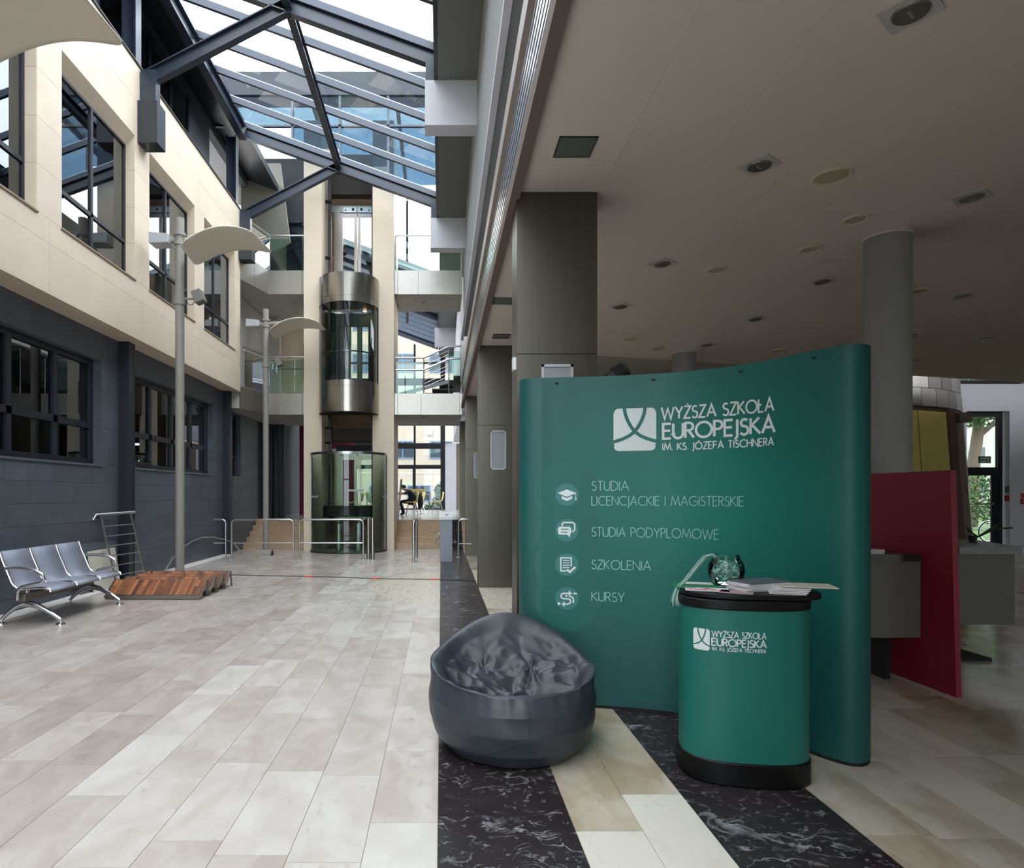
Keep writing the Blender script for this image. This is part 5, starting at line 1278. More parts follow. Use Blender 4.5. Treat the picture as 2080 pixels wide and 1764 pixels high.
# =================================================================== STROKE LETTERING
def arc(cx, cy, rx, ry, a0, a1, n=14): return [(cx + rx * cos(R(a0 + (a1 - a0) * i / n)), cy + ry * sin(R(a0 + (a1 - a0) * i / n))) for i in range(n + 1)]
GL = {
 'A': (.8, [[(0, 0), (.4, 1), (.8, 0)], [(.15, .34), (.65, .34)]]),
 'C': (.84, [arc(.5, .5, .5, .5, 48, 312, 20)]),
 'D': (.72, [[(0, 0), (0, 1), (.22, 1)] + arc(.22, .5, .5, .5, 90, -90)[1:] + [(0, 0)]]),
 'E': (.5, [[(.5, 1), (0, 1), (0, 0), (.5, 0)], [(0, .53), (.46, .53)]]),
 'F': (.5, [[(.5, 1), (0, 1), (0, 0)], [(0, .53), (.44, .53)]]),
 'G': (.95, [arc(.5, .5, .5, .5, 45, 350, 22) + [(.97, .48), (.55, .48)]]),
 'H': (.68, [[(0, 0), (0, 1)], [(.68, 0), (.68, 1)], [(0, .53), (.68, .53)]]),
 'I': (.06, [[(.03, 0), (.03, 1)]]),
 'J': (.16, [[(.13, 1), (.13, .0)] + arc(-.03, -.02, .16, .2, 0, -100, 8)]),
 'K': (.6, [[(0, 0), (0, 1)], [(.55, 1), (.02, .5)], [(.1, .57), (.62, 0)]]),
 'L': (.45, [[(0, 1), (0, 0), (.45, 0)]]),
 'M': (.98, [[(0, 0), (.15, 1), (.49, .12), (.83, 1), (.98, 0)]]),
 'N': (.74, [[(0, 0), (0, 1), (.74, 0), (.74, 1)]]),
 'O': (1.0, [arc(.5, .5, .5, .5, 0, 360, 28)]),
 'P': (.5, [[(0, 0), (0, 1), (.24, 1)] + arc(.24, .74, .26, .26, 90, -90, 10)[1:] + [(0, .48)]]),
 'R': (.52, [[(0, 0), (0, 1), (.24, 1)] + arc(.24, .75, .25, .25, 90, -90, 10)[1:] + [(0, .5)], [(.2, .5), (.54, 0)]]),
 'S': (.5, [arc(.26, .755, .21, .225, 35, 245, 14) + arc(.25, .265, .25, .265, 62, -150, 14)]),
 'T': (.56, [[(0, 1), (.56, 1)], [(.28, 1), (.28, 0)]]),
 'U': (.62, [[(0, 1), (0, .3)] + arc(.31, .3, .31, .3, 180, 360, 14) + [(.62, 1)]]),
 'W': (1.16, [[(0, 1), (.29, 0), (.58, .9), (.87, 0), (1.16, 1)]]),
 'Y': (.66, [[(0, 1), (.33, .46), (.66, 1)], [(.33, .46), (.33, 0)]]),
 'Z': (.58, [[(.02, 1), (.58, 1), (0, 0), (.58, 0)]]),
 '.': (.08, [[(.04, 0), (.04, .09)]]), ' ': (.34, []),
}
GL['Ł'] = (.48, GL['L'][1] + [[(-.12, .40), (.26, .62)]]); GL['Ż'] = (GL['Z'][0], GL['Z'][1] + [[(.30, 1.14), (.30, 1.23)]])
GL['Ó'] = (1.0, GL['O'][1] + [[(.46, 1.1), (.60, 1.28)]]); GL['Ś'] = (.5, GL['S'][1] + [[(.22, 1.1), (.36, 1.28)]])
def ribbon(mb, pts, w_, f):
    P = [Vector(p) for p in pts]
    closed = (P[0] - P[-1]).length < 1e-5
    if closed: P = P[:-1]
    # subdivide long runs so that the ribbon follows a curved surface
    n = len(P); L_, Rr = [], []
    for i in range(n):
        a = P[i - 1] if (i > 0 or closed) else None; b_ = P[(i + 1) % n] if (i < n - 1 or closed) else None
        d0 = (P[i] - a).normalized() if a is not None else None; d1 = (b_ - P[i]).normalized() if b_ is not None else None
        if d0 is None: d0 = d1
        if d1 is None: d1 = d0
        n0 = Vector((-d0.y, d0.x)); n1 = Vector((-d1.y, d1.x)); m_ = (n0 + n1)
        if m_.length < 1e-6: m_ = n0
        m_.normalize(); k_ = w_ / 2 / max(.35, m_.dot(n0))
        L_.append(P[i] + m_ * k_); Rr.append(P[i] - m_ * k_)
    rng = range(n if closed else n - 1)
    for i in rng:
        j = (i + 1) % n; seg = max(1, int((P[j] - P[i]).length / .03))
        for s_ in range(seg):
            t0, t1 = s_ / seg, (s_ + 1) / seg
            q = [L_[i].lerp(L_[j], t0), L_[i].lerp(L_[j], t1), Rr[i].lerp(Rr[j], t1), Rr[i].lerp(Rr[j], t0)]
            mb.add([f(p.x, p.y) for p in q], [(0, 1, 2, 3)])
def text(mb, s, u0, u1, zb, cap, wt, f, gap=.16):
    tot = sum(GL[c][0] for c in s) + gap * (len(s) - 1); sx = (u1 - u0) / (tot * cap); x = 0
    for c in s:
        for st in GL[c][1]: ribbon(mb, [(u0 + (x + p[0]) * cap * sx, zb + p[1] * cap) for p in st], wt, f)
        x += GL[c][0] + gap
def strips(mb, cols, f):           # cols: (u, z0, z1) - fills between neighbouring columns
    for a, b_ in zip(cols[:-1], cols[1:]): mb.add([f(a[0], a[1]), f(b_[0], b_[1]), f(b_[0], b_[2]), f(a[0], a[2])], [(0, 1, 2, 3)])
def disc(mb, u, z, r, f, n=28, r0=0):
    rings = [r0 + (r - r0) * k / 4 for k in range(5)]
    for a, b_ in zip(rings[:-1], rings[1:]):
        for i in range(n):
            t0, t1 = 2 * pi * i / n, 2 * pi * (i + 1) / n
            mb.add([f(u + a * cos(t0), z + a * sin(t0)), f(u + b_ * cos(t0), z + b_ * sin(t0)), f(u + b_ * cos(t1), z + b_ * sin(t1)), f(u + a * cos(t1), z + a * sin(t1))], [(0, 1, 2, 3)])
def rrect(mb, u0, u1, z0, z1, r, f, n=14):
    cols = []
    for i in range(n + 1):
        u = u0 + (u1 - u0) * i / n; e = min(u - u0, u1 - u)
        d = r - math.sqrt(max(0, r * r - (r - e) ** 2)) if e < r else 0
        cols.append((u, z0 + d, z1 - d))
    for i in range(5):
        pass
    strips(mb, cols, f)
class Path:
    def __init__(s, pts, n=160):
        P = [Vector(p) for p in pts]; P = [P[0] * 2 - P[1]] + P + [P[-1] * 2 - P[-2]]; out = []
        for i in range(1, len(P) - 2):
            for k_ in range(12):
                t = k_ / 12; a, b_, c, d = P[i - 1], P[i], P[i + 1], P[i + 2]
                out.append(.5 * ((2 * b_) + (c - a) * t + (2 * a - 5 * b_ + 4 * c - d) * t * t + (3 * b_ - a - 3 * c + d) * t ** 3))
        out.append(P[-2]); s.p = out; s.s = [0]
        for a, b_ in zip(out[:-1], out[1:]): s.s.append(s.s[-1] + (b_ - a).length)
    def at(s, u):
        for i in range(len(s.p) - 1):
            if u <= s.s[i + 1] or i == len(s.p) - 2:
                t = (u - s.s[i]) / (s.s[i + 1] - s.s[i]); p = s.p[i].lerp(s.p[i + 1], t); d = (s.p[i + 1] - s.p[i]).normalized()
                return p, Vector((d.y, -d.x))
    def u_of(s, px):
        for i in range(len(s.p) - 1):
            a = CX + F * s.p[i].x / s.p[i].y; b_ = CX + F * s.p[i + 1].x / s.p[i + 1].y
            if a <= px <= b_: return s.s[i] + (s.s[i + 1] - s.s[i]) * (px - a) / (b_ - a)

# =================================================================== GREEN DISPLAY WALL
M_teal = bpy.data.materials.new('teal_print'); M_teal.use_nodes = True
t = M_teal.node_tree; b = t.nodes['Principled BSDF']
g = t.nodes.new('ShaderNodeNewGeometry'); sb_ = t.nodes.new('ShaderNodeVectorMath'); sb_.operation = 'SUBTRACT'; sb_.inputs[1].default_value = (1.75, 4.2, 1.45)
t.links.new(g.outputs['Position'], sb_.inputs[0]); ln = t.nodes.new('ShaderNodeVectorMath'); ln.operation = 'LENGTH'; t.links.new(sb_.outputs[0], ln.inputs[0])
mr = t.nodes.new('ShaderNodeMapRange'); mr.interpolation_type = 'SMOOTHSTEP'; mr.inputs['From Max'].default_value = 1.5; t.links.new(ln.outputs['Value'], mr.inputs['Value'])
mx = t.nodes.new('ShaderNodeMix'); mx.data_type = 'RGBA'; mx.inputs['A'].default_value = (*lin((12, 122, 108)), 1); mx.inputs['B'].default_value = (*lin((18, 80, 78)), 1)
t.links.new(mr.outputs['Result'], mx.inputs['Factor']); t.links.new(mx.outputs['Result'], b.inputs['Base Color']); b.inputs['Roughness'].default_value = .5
M_ink = mat('white_ink', (226, 232, 232), .6); M_ink2 = mat('pale_ink', (160, 208, 200), .6)
M_circ = mat('icon_disc', (58, 124, 122), .5)
DW = root('display_wall', (1.6, 4.3, 0), label='tall curved teal display wall with white school logo and course list', cat='display')
WP = Path([(.575, 4.72), (.585, 4.60), (.68, 4.55), (.82, 4.535), (1.09, 4.495), (1.46, 4.40), (1.71, 4.27), (1.92, 4.09), (2.06, 3.88), (2.13, 3.72), (2.19, 3.60), (2.27, 3.525), (2.36, 3.54), (2.44, 3.64), (2.47, 3.80), (2.46, 3.98)])
HW = 2.33
def fw(u, z, off=.0): 
    p, n_ = WP.at(u); return (p.x + n_.x * off, p.y + n_.y * off, z)
UT = WP.s[-1]
seams = [0, WP.u_of(1131), WP.u_of(1327), WP.u_of(1505), WP.u_of(1700), UT]
seams = [0, WP.u_of(1100), WP.u_of(1326), WP.u_of(1560), WP.u_of(1690), UT]
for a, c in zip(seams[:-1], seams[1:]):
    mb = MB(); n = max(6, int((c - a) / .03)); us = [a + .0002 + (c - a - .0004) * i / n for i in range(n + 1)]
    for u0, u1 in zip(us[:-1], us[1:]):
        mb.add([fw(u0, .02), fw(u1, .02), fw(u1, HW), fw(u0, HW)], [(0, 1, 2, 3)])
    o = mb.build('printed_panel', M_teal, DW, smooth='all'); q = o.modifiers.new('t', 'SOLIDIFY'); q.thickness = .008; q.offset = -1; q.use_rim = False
# black foot and frame
mb = MB()
us = [UT * i / 70 for i in range(71)]
for u0, u1 in zip(us[:-1], us[1:]):
    mb.add([fw(u0, 0, -.012), fw(u1, 0, -.012), fw(u1, .03, -.012), fw(u0, .03, -.012)], [(0, 1, 2, 3)])
mb.build('foot_strip', M_dark, DW, thick=.02)
fr = MB()
for px in (1110, 1240, 1400, 1560, 1660):
    p = fw(WP.u_of(px), 0, -.06); fr.tube([(p[0], p[1], 0), (p[0], p[1], 2.26)], .01, 6)
for z in (.3, .95, 1.6, 2.25):
    pts = [fw(UT * .08 + UT * .8 * i / 30, z, -.06) for i in range(31)]; fr.tube(pts, .008, 6)
fr.build('support_frame', M_satin, DW)
for px in (1131, 1327, 1505, 1654):
    u = WP.u_of(px); mb = MB()
    ribbon(mb, [(u - .018, 2.292), (u, 2.280), (u + .018, 2.292)], .006, lambda a, z: fw(a, z, .003))
    ribbon(mb, [(u - .010, 2.288), (u + .010, 2.288)], .010, lambda a, z: fw(a, z, .003)); mb.build('hook_slot', M_dark, DW)
f1 = lambda u, z: fw(u, z, .0015); f2 = lambda u, z: fw(u, z, .003); f3 = lambda u, z: fw(u, z, .0045)
U = WP.u_of
mb = MB(); text(mb, 'WYŻSZA SZKOŁA', U(1344), U(1572), 2.015, .079, .0115, f2); mb.build('lettering', M_ink, DW, label='white line WYŻSZA SZKOŁA')
mb = MB(); text(mb, 'EUROPEJSKA', U(1347), U(1574), 1.882, .100, .0165, f2); mb.build('lettering', M_ink, DW, label='white line EUROPEJSKA')
mb = MB(); text(mb, 'IM. KS. JÓZEFA TISCHNERA', U(1346), U(1572), 1.803, .046, .0075, f2, .2); mb.build('lettering', M_ink, DW, label='white line IM. KS. JÓZEFA TISCHNERA')
for s_, px1, zb in (('STUDIA', 1277, 1.529), ('LICENCJACKIE I MAGISTERSKIE', 1511, 1.425), ('STUDIA PODYPLOMOWE', 1460, 1.206), ('SZKOLENIA', 1322, .977), ('KURSY', 1268, .752)):
    mb = MB(); text(mb, s_, U(1202), U(px1), zb, .063, .0052, f2); mb.build('lettering', M_ink2, DW, label='thin pale line ' + s_)
def logo(par, u0, z0, s_, f, fbg, green):
    # white rounded square crossed by two green curves
    mb = MB(); rrect(mb, u0, u0 + s_, z0, z0 + s_ * 1.04, s_ * .13, f, 26); mb.build('logo_square', M_ink, par)
    k = MB(); S = s_
    c1 = [(.255, 1.06), (.28, .9), (.335, .74), (.42, .58), (.51, .46), (.64, .36), (.8, .285), (1.02, .215)]
    for mir in (0, 1):
        pts = [((1 - x) if mir else x, z) for x, z in c1]
        ribbon(k, [(u0 + x * S, z0 + z * S) for x, z in pts], .082 * S, fbg)
    ribbon(k, [(u0 - .02 * S, z0 + .16 * S), (u0 + .015 * S, z0 + .12 * S)], .05 * S, fbg); ribbon(k, [(u0 + 1.02 * S, z0 + .16 * S), (u0 + .985 * S, z0 + .12 * S)], .05 * S, fbg)
    k.build('logo_curves', green, par)
logo(DW, U(1246), 1.803, U(1333) - U(1246), f2, f3, M_teal)
# icon discs
IC = [(U(1151.5), z) for z in (1.500, 1.248, 1.004, .765)]
M_ring = mat('faint_disc', (20, 97, 91), .5); M_ring2 = mat('faint_edge', (34, 102, 99), .5)
for k, (u, z) in enumerate(IC):
    mb = MB(); disc(mb, u, z, .226, lambda a, c, kk=k: fw(a, c, .0003 + .0002 * kk), 40, .06); mb.build('faint_disc', M_ring, DW)
    mb = MB(); disc(mb, u, z, .226, lambda a, c, kk=k: fw(a, c, .0013), 44, .2235); mb.build('faint_ring', M_ring2, DW)
    mb = MB(); disc(mb, u, z, .080, f1, 32); mb.build('icon_disc', M_circ, DW)
def tri(mb, pts, f): mb.add([f(*p) for p in pts], [tuple(range(len(pts)))])
u, z = IC[0]; mb = MB()
tri(mb, [(u - .066, z + .010), (u, z + .036), (u + .066, z + .010), (u, z - .016)], f2); tri(mb, [(u - .036, z - .010), (u, z - .026), (u + .036, z - .010), (u + .036, z - .030), (u, z - .046), (u - .036, z - .030)], f2)
ribbon(mb, [(u + .060, z + .008), (u + .062, z - .03)], .004, f2); disc(mb, u + .062, z - .032, .006, f2, 8); mb.build('cap_icon', M_ink, DW, label='white graduation cap icon')
u, z = IC[1]; mb = MB()
rrect(mb, u - .062, u + .030, z - .032, z + .024, .014, f2); tri(mb, [(u + .0, z - .03), (u + .02, z - .052), (u + .022, z - .03)], f2)
ribbon(mb, [(u - .034, z + .028), (u - .032, z + .046), (u - .02, z + .054), (u + .04, z + .054), (u + .054, z + .044), (u + .054, z + .004), (u + .044, z - .008), (u + .036, z - .010)], .009, f2)
mb.build('speech_icon', M_ink, DW, label='white speech bubbles icon')
mb = MB(); ribbon(mb, [(u - .042, z + .006), (u + .012, z + .006)], .007, f3); ribbon(mb, [(u - .042, z - .014), (u + .002, z - .014)], .007, f3); mb.build('icon_lines', M_circ, DW)
u, z = IC[2]; mb = MB()
ribbon(mb, [(u - .042, z - .044), (u - .042, z + .048), (u + .030, z + .048), (u + .030, z - .012)], .009, f2); ribbon(mb, [(u - .046, z - .044), (u - .004, z - .044)], .009, f2)
for k in range(4): ribbon(mb, [(u - .028, z + .030 - .017 * k), (u + .018, z + .030 - .017 * k)], .006, f2)
ribbon(mb, [(u + .0, z - .034), (u + .020, z - .052), (u + .058, z - .016)], .014, f2); mb.build('document_icon', M_ink, DW, label='white document with tick icon')
u, z = IC[3]; mb = MB()
ribbon(mb, [(u + .030, z + .036), (u - .022, z + .036), (u - .038, z + .028), (u - .042, z + .016), (u - .036, z + .004), (u - .022, z - .002), (u + .012, z - .002), (u + .024, z - .010), (u + .026, z - .022), (u + .02, z - .034), (u + .006, z - .04), (u - .03, z - .04)], .010, f2)
ribbon(mb, [(u + .004, z + .018), (u - .012, z + .018)], .010, f2); ribbon(mb, [(u + .014, z + .016), (u + .032, z + .014), (u + .044, z), (u + .046, z - .022), (u + .04, z - .03)], .010, f2)
tri(mb, [(u + .012, z + .056), (u + .036, z + .036), (u + .012, z + .018)], f2); tri(mb, [(u - .016, z - .022), (u - .038, z - .04), (u - .016, z - .060)], f2)
ribbon(mb, [(u + .044, z + .036), (u + .070, z + .036)], .010, f2); disc(mb, u - .056, z - .038, .010, f2, 10); mb.build('route_icon', M_ink, DW, label='white winding arrows icon')

# =================================================================== PROMO COUNTER
PC = root('promo_counter', (1.63, 3.47, 0), rz=R(-9), label='oval teal promotion counter with white school logo and black base', cat='counter')
def oval(L_, D_, n=16):
    r = D_ / 2; h_ = L_ / 2 - r; out = []
    for i in range(n + 1):
        a = -pi / 2 + pi * i / n; out.append((h_ + r * cos(a), r * sin(a)))
    for i in range(n + 1):
        a = pi / 2 + pi * i / n; out.append((-h_ + r * cos(a), r * sin(a)))
    return out
# superellipse gives the trunk its gently bowed front
def sell(L_, D_, n=64, e=2.6): return [(L_ / 2 * (abs(cos(a)) ** (2 / e)) * (1 if cos(a) >= 0 else -1), D_ / 2 * (abs(sin(a)) ** (2 / e)) * (1 if sin(a) >= 0 else -1)) for a in [2 * pi * i / n for i in range(n)]]
def ovr(name, L_, D_, z0, z1, m, off=(0, 0), bev=0):
    return MB().prism([(x + off[0], y + off[1]) for x, y in sell(L_, D_)], 'z', z0, z1).build(name, m, PC, local=True, smooth=True, bevel=bev)
M_blk = mat('counter_black', (11, 10, 11), .45, spec=.3)
M_tealc = mat('teal_counter', (22, 110, 100), .5)
ovr('base', .655, .44, .0, .125, M_blk, bev=.008); ovr('body', .64, .425, .125, .915, M_tealc); ovr('collar', .655, .44, .905, .955, M_blk, bev=.006)
ovr('top', .70, .46, .957, .985, M_blk, (.035, .02), bev=.006)
wh = MB().tube([(.335, .10, .05), (.365, .10, .05)], .045, 18).build('wheel', M_dark, PC, local=True, smooth=True)
MB().tube([(.36, .10, .05), (.37, .10, .05)], .018, 12).build('wheel_hub', M_satin, wh, local=True)
for x in (-.31,): MB().box(-.33, -.32, .08, .14, .03, .1).build('latch', M_dark, PC, local=True)
e_ = 2.6
def fc(u, z, off=.002):
    y = -.2125 * (max(0, 1 - abs(u / .32) ** e_)) ** (1 / e_); return Vector((u, y - off, z))
WMC = WM[PC.name]
def cl(build_fn, name, m, label=None):
    mb = MB(); build_fn(mb); return mb.build(name, m, PC, local=True, label=label)
cz = .70
cl(lambda q: text(q, 'WYŻSZA SZKOŁA', -.20, .055, cz + .065, .030, .0045, fc), 'lettering', M_ink, 'white line WYŻSZA SZKOŁA')
cl(lambda q: text(q, 'EUROPEJSKA', -.20, .056, cz + .020, .036, .0062, fc), 'lettering', M_ink, 'white line EUROPEJSKA')
cl(lambda q: text(q, 'IM. KS. JÓZEFA TISCHNERA', -.198, .054, cz - .006, .017, .0026, fc, .2), 'lettering', M_ink, 'white line IM. KS. JÓZEFA TISCHNERA')
mbl = MB(); rrect(mbl, -.280, -.210, cz - .012, cz + .10, .012, fc, 24); mbl.build('logo_square', M_ink, PC, local=True)
k = MB(); S = .07
c1 = [(.255, 1.42), (.28, 1.2), (.335, 1.0), (.42, .78), (.51, .62), (.64, .48), (.8, .38), (1.02, .29)]
for mir in (0, 1): ribbon(k, [(-.280 + ((1 - x) if mir else x) * S, cz - .012 + z * .08) for x, z in c1], .085 * S, lambda a, z: fc(a, z, .003))
k.build('logo_curves', M_tealc, PC, local=True)

# things on the counter -------------------------------------------------------
def on_counter(x, y, z=0): return WMC @ Vector((x, y, .985 + z))
TP = .986
bw_ = root('glass_bowl', on_counter(-.045, .13), label='round glass bowl full of lanyards on the teal counter', cat='bowl')
pr = [(.0001, .004), (.045, .004), (.07, .02), (.092, .055), (.098, .09), (.092, .125), (.075, .152), (.068, .165), (.073, .172)]
MB().lathe(pr, (0, 0, 0), 40).build('bowl_wall', glass('bowl_glass', (238, 248, 245), 1.0, 1.4), bw_, local=True, smooth='all')
M_lan = mat('lanyard', (226, 240, 234), .5, var=.1, scale=60, two=(90, 170, 148), island=.3)
rn = random.Random(4); mb = MB()
for i in range(110):
    c = Vector((rn.gauss(0, 1), rn.gauss(0, 1), rn.gauss(0, 1))).normalized() * .07 * rn.random() ** .5 + Vector((0, 0, .075))
    a = Vector((rn.gauss(0, 1), rn.gauss(0, 1), rn.gauss(0, 1))).normalized(); b_ = a.cross(Vector((rn.gauss(0, 1), rn.gauss(0, 1), rn.gauss(0, 1)))).normalized()
    r = rn.uniform(.012, .026); n_ = a.cross(b_).normalized(); m_ = 9; sp0 = rn.uniform(2.5, 4.6); pv = None
    for q in range(m_ + 1):
        t0 = sp0 * q / m_; p = c + (a * cos(t0) + b_ * sin(t0)) * r
        d = Vector((p.x, p.y)); 
        if d.length > .086: p.x *= .086 / d.length; p.y *= .086 / d.length
        p.z = min(max(p.z, .012), .14)
        e0, e1 = p + n_ * .005, p - n_ * .005
        if pv: mb.add([pv[0], e0, e1, pv[1]], [(0, 1, 2, 3)])
        pv = (e0, e1)
mb.build('lanyards', M_lan, bw_, local=True, kind='stuff')
hl = root('hanging_lanyard', on_counter(-.05, .1), label='green and white lanyards trailing from the bowl over the counter edge', cat='lanyard')
for k in range(6):
    dx = .0035 * (k - 2.5)
    P_ = [Vector((-.10 + dx, .12, .12)), Vector((-.10 + dx, .10, .155)), Vector((-.135 + dx, .09, .178)), Vector((-.17 + dx * 1.2, .08, .170)), Vector((-.21 + dx, .07, .125)), Vector((-.275 + dx, .05, .045)), Vector((-.315 + dx, .045, .008)), Vector((-.335 + dx * 1.3, .03, -.03)), Vector((-.345 + dx * 2, .02, -.07)), Vector((-.34 + dx * 3, .015, -.10 - .004 * (k % 3)))]
    mb = MB(); pv = None
    for i, p in enumerate(P_):
        d = (P_[min(i + 1, 9)] - P_[max(i - 1, 0)]).normalized(); tw = .5 * i + k
        s_ = d.cross(Vector((cos(tw) * .4, 1, sin(tw) * .4))).normalized() * .0065
        q = (WMC @ (p + s_ + Vector((0, 0, .985))), WMC @ (p - s_ + Vector((0, 0, .985))))
        if pv: mb.add([pv[0], q[0], q[1], pv[1]], [(0, 1, 2, 3)])
        pv = q
    mb.build('ribbon', mat('lanyard_white', (160, 184, 178), .5) if k % 2 else mat('lanyard_green', (36, 124, 102), .5), hl, smooth='all', thick=.0015)
def booklet(name, lab, x, y, z, w_, d_, th, rz, m, cat='brochure', group=None, bend=0):
    p = on_counter(x, y, z); o = root(name, p, rz=rz + R(-9), label=lab, cat=cat, group=group)
    mb = MB(); n = 8
    for i in range(n + 1):
        u_ = -w_ / 2 + w_ * i / n; zz = bend * ((i / n - .35) ** 2 if i / n > .35 else 0)
        for (yy, k_) in ((-d_ / 2, 0), (d_ / 2, 0), (d_ / 2, th), (-d_ / 2, th)): mb.v.append(Vector((u_, yy, zz + k_)))
    for i in range(n):
        a = i * 4; b_ = a + 4
        mb.f += [(a + j, b_ + j, b_ + (j + 1) % 4, a + (j + 1) % 4) for j in range(4)]
    mb.f += [(0, 1, 2, 3), (n * 4 + 3, n * 4 + 2, n * 4 + 1, n * 4)]; mb.t = [.5] * len(mb.f)
    mb.build('pages', m, o, local=True); return o
M_pap = mat('paper', (224, 220, 224), .7); M_papc = mat('card', (206, 196, 180), .6)
booklet('leaflet', 'flat green leaflet lying left of the glass bowl', -.22, .10, .001, .24, .17, .004, .15, mat('leaflet_green', (34, 130, 78), .5), 'leaflet')
booklet('leaflet', 'pale tissue-like sheet behind the green leaflet', -.19, .17, .006, .16, .08, .002, -.1, M_pap, 'leaflet')
rl = booklet('leaflet', 'white leaflet with red pattern at the counter front left', -.19, -.045, .001, .22, .13, .003, -.18, M_pap, 'leaflet')
mb = MB(); rn = random.Random(9)
for i in range(16):
    x = rn.uniform(-.09, .08); y = rn.uniform(-.05, .045); mb.box(x - .014, x + .014, y - .006, y + .006, .0032, .0036)
mb.build('red_print', mat('print_red', (176, 40, 62), .5), rl, local=True)
booklet('leaflet', 'pink-grey leaflet in front of the brochure pile', -.06, -.12, .001, .16, .11, .003, -.35, mat('leaflet_pink', (176, 150, 152), .6), 'leaflet')
for k in range(6):
    booklet('brochure', ['lowest', 'second', 'third', 'fourth', 'fifth', 'topmost, dark-covered'][k] + ' brochure of the pile right of the glass bowl', .085 + .004 * (k % 3), .015 - .003 * (k % 2), .001 + .0085 * k, .27, .16, .007, .42 + .05 * (k % 3) - .03, M_pap if k < 5 else mat('cover_dark', (96, 104, 110), .5), group='brochures piled right of the bowl')
for k in range(4):
    booklet('brochure', ['lowest', 'second', 'third', 'topmost'][k] + ' of the small fanned brochures at the counter front', .19 + .006 * k, -.10 + .006 * k, .001 + .007 * k, .17, .12, .005, -.2 + .12 * k, M_pap, group='fanned brochures at the counter front')
booklet('card_sheet', 'large cream card overhanging the right end of the counter', .31, -.035, .031, .26, .17, .005, -.12, M_papc, 'card')

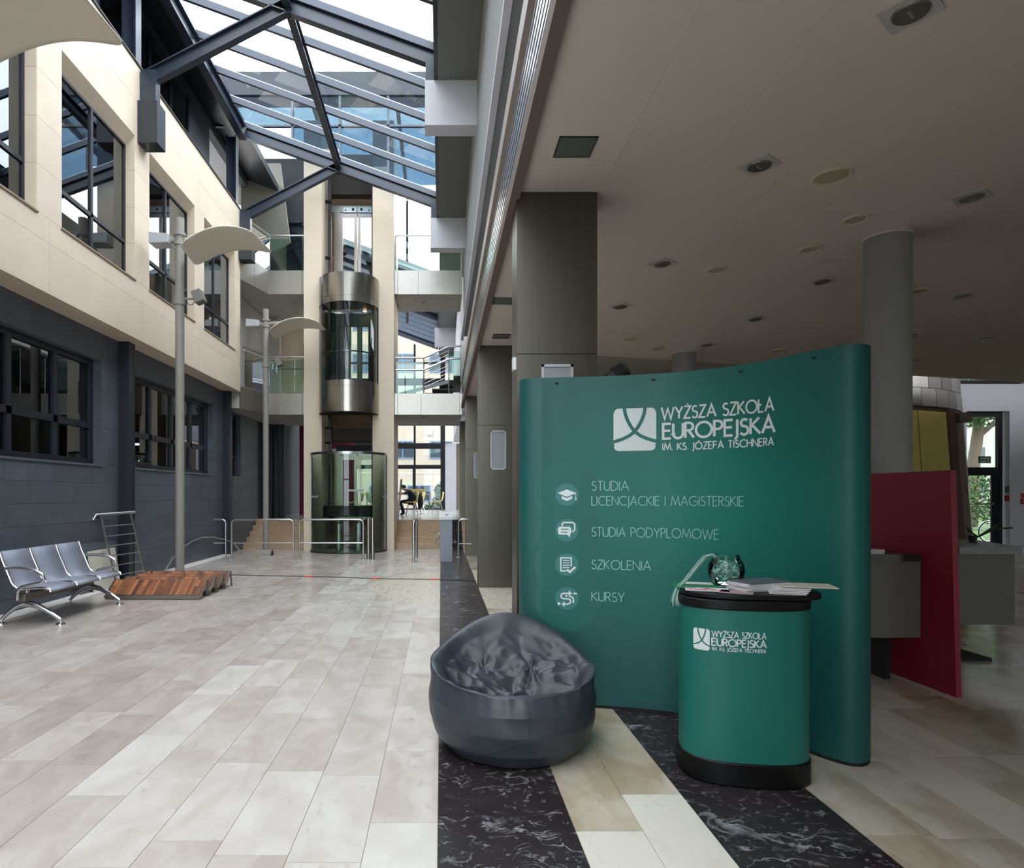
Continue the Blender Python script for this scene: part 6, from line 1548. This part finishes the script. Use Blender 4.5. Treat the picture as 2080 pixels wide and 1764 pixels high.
# =================================================================== BEAN BAG
BB = root('bean_bag', (.43, 3.86, 0), label='dark grey bean bag chair on the black floor strip', cat='bean bag')
NU, NV = 240, 150
def fold(p, s_, k=0):                     # ridged noise: sharp creases between soft swells
    v_ = noise.noise(Vector(p) * s_ + Vector((k, k * 2.3, k * .7))); return 1 - abs(v_) * 2.4
vs__ = []; rows_ = []
for j in range(NV + 1):
    t_ = j / NV
    for i in range(NU):
        th = 2 * pi * i / NU                      # 0 = right, -pi/2 = towards the camera
        back = max(0, sin(th)); front = max(0, -sin(th))
        # silhouette of the rim
        zr0 = .450 + .265 * back ** 1.25 - .045 * front ** 1.5 + .035 * math.exp(-((th - pi + .05) / .35) ** 2)
        rr0 = .478 - .12 * back ** 2
        if t_ < .5:
            q = t_ / .5
            prof_ = [(0, 0, .0), (.12, .30, .0), (.22, .40, .015), (.34, .465, .09), (.5, .497, .20), (.68, .500, .31), (.84, .490, .40), (1, None, None)]
            # lower wall with fixed points, upper end meets the rim
            for (q0, r0_, z0_), (q1, r1_, z1_) in zip(prof_[:-1], prof_[1:]):
                if q <= q1 + 1e-9:
                    f_ = (q - q0) / (q1 - q0); f_ = f_ * f_ * (3 - 2 * f_) * .4 + f_ * .6
                    if r1_ is None: r1_, z1_ = rr0, zr0
                    if z0_ == .40: z0_ = .40 * zr0 / .455; r0_ = .49 - .05 * back ** 2
                    if z1_ == .40: z1_ = .40 * zr0 / .455; r1_ = .49 - .05 * back ** 2
                    r, z = r0_ + (r1_ - r0_) * f_, z0_ + (z1_ - z0_) * f_; break
        else:
            q = (t_ - .5) / .5                     # from rim inwards to the seat hollow
            seat = .30 + .02 * sin(3 * th)
            zz = zr0 * (1 - q) ** (1.4 + 1.1 * front) + seat * (1 - (1 - q) ** (1.4 + 1.1 * front))
            hump = .035 * sin(min(1, q * 6) * pi) * (1 + .5 * back)
            r = rr0 * (1 - q) + .0; z = zz + hump * .6
            q_ = q
        cy = .04 if t_ < .5 else .04 - .10 * ((t_ - .5) / .5)
        x = r * cos(th); y = r * sin(th) + cy * (1 if t_ >= .5 else min(1, t_ * 2))
        p = Vector((x, y, z))
        if t_ >= .5:
            wgt = min(1, (t_ - .5) * 9) * min(1, (1 - t_) * 9)
            # creases run radially out of two tufts
            am = 0
            for (tx, ty, ph) in ((-.17, .16, 0), (.13, .14, 1.7)):
                dx, dy = x - tx, y - ty; dd = math.hypot(dx, dy) + .01; an = math.atan2(dy, dx)
                am += .020 * (abs(sin(an * 2.5 + ph + 2.2 * noise.noise(Vector((x * 5, y * 5, ph))))) - .5) * math.exp(-dd * 4.5) * 1.8
                z -= .035 * math.exp(-(dd / .05) ** 2)
            big = fold((x * 1.1, y * 2.2, z * 1.5), 3.2, 1); fine = fold((x * 1.5, y * 3.2, 0), 6.5, 4)
            up_ = 1 - .7 * max(0, min(1, (y - .16) / .12)); z += wgt * up_ * (am * 1.1 + .044 * (big - .6) + .016 * (fine - .6))
            y += wgt * .02 * noise.noise(Vector((x * 6, y * 6, 3)))
            z -= .05 * wgt * math.exp(-((x + .02) / .28) ** 2 - ((y + .16) / .12) ** 2)
        else:
            wr = .008 * noise.noise(Vector((cos(th) * 3, sin(th) * 3, z * 9))) + .012 * noise.noise(Vector((cos(th) * 1.3, sin(th) * 1.3, z * 3)))
            # soft tension folds just under the rim
            wr += .007 * max(0, (t_ - .3) / .2) * (fold((cos(th) * 2.5, sin(th) * 2.5, z * 1.2), 2.2, 7) - .5)
            sc_ = 1 + wr / .5 * (1 if t_ > .08 else 0); x *= sc_; y = (y - .04) * sc_ + .04
        # corners pulled out at the right rim and left rim
        for th0, am_ in ((-.15, .025), (pi + .1, .02)):
            dth = (th - th0 + pi) % (2 * pi) - pi; k_ = math.exp(-(dth / .3) ** 2 - ((t_ - .5) / .05) ** 2); x *= 1 + am_ * k_ * 2; z += am_ * k_
        vs__.append((x, y, max(z, .0)))
mb = MB(); mb.v = [Vector(p) for p in vs__]
for j in range(NV):
    for i in range(NU):
        i2 = (i + 1) % NU; mb.f.append((j * NU + i, j * NU + i2, (j + 1) * NU + i2, (j + 1) * NU + i))
mb.t = [.5] * len(mb.f)
M_bag = mat('bag_nylon', (50, 54, 62), .44, var=.03, bump=.05, bscale=500, spec=.5)
cv = mb.build('cover', M_bag, BB, local=True, smooth='all')
cv.data.validate()
# seams follow the surface
def bagpt(i, j, off=.002):
    p = Vector(vs__[j * NU + (i % NU)]); c = Vector((0, .04, p.z)); d = (p - c).normalized(); return p + d * off
def ii(th): return int(round(th / (2 * pi) * NU))
sm = MB()
pth = []
for k in range(26):
    f_ = k / 25; th = R(-122) + R(95) * f_; zt = .075 + .15 * sin(min(1, f_ * 1.45) * pi / 2)
    i_ = ii(th % (2 * pi)) % NU
    for j_ in range(4, NV // 2):
        za, zb_ = vs__[j_ * NU + i_][2], vs__[(j_ + 1) * NU + i_][2]
        if za <= zt <= zb_ and zb_ > za: pth.append(bagpt(i_, j_).lerp(bagpt(i_, j_ + 1), (zt - za) / (zb_ - za))); break
sm.tube(pth, .0022, 5)
sm.tube([bagpt(ii(R(274)), j) for j in range(26, 72)], .0018, 5)
sm.build('seam', mat('bag_seam', (44, 48, 56), .7), BB, local=True, smooth=True)

# exit sign words
mb = MB(); fs_ = lambda u, z: (u, YD + .108, z)
text(mb, 'WYJŚCIE', 15.79, 16.05, 2.53, .055, .010, fs_); text(mb, 'EWAKUACYJNE', 15.77, 16.07, 2.45, .045, .008, fs_)
mb.build('lettering', M_ink, es)
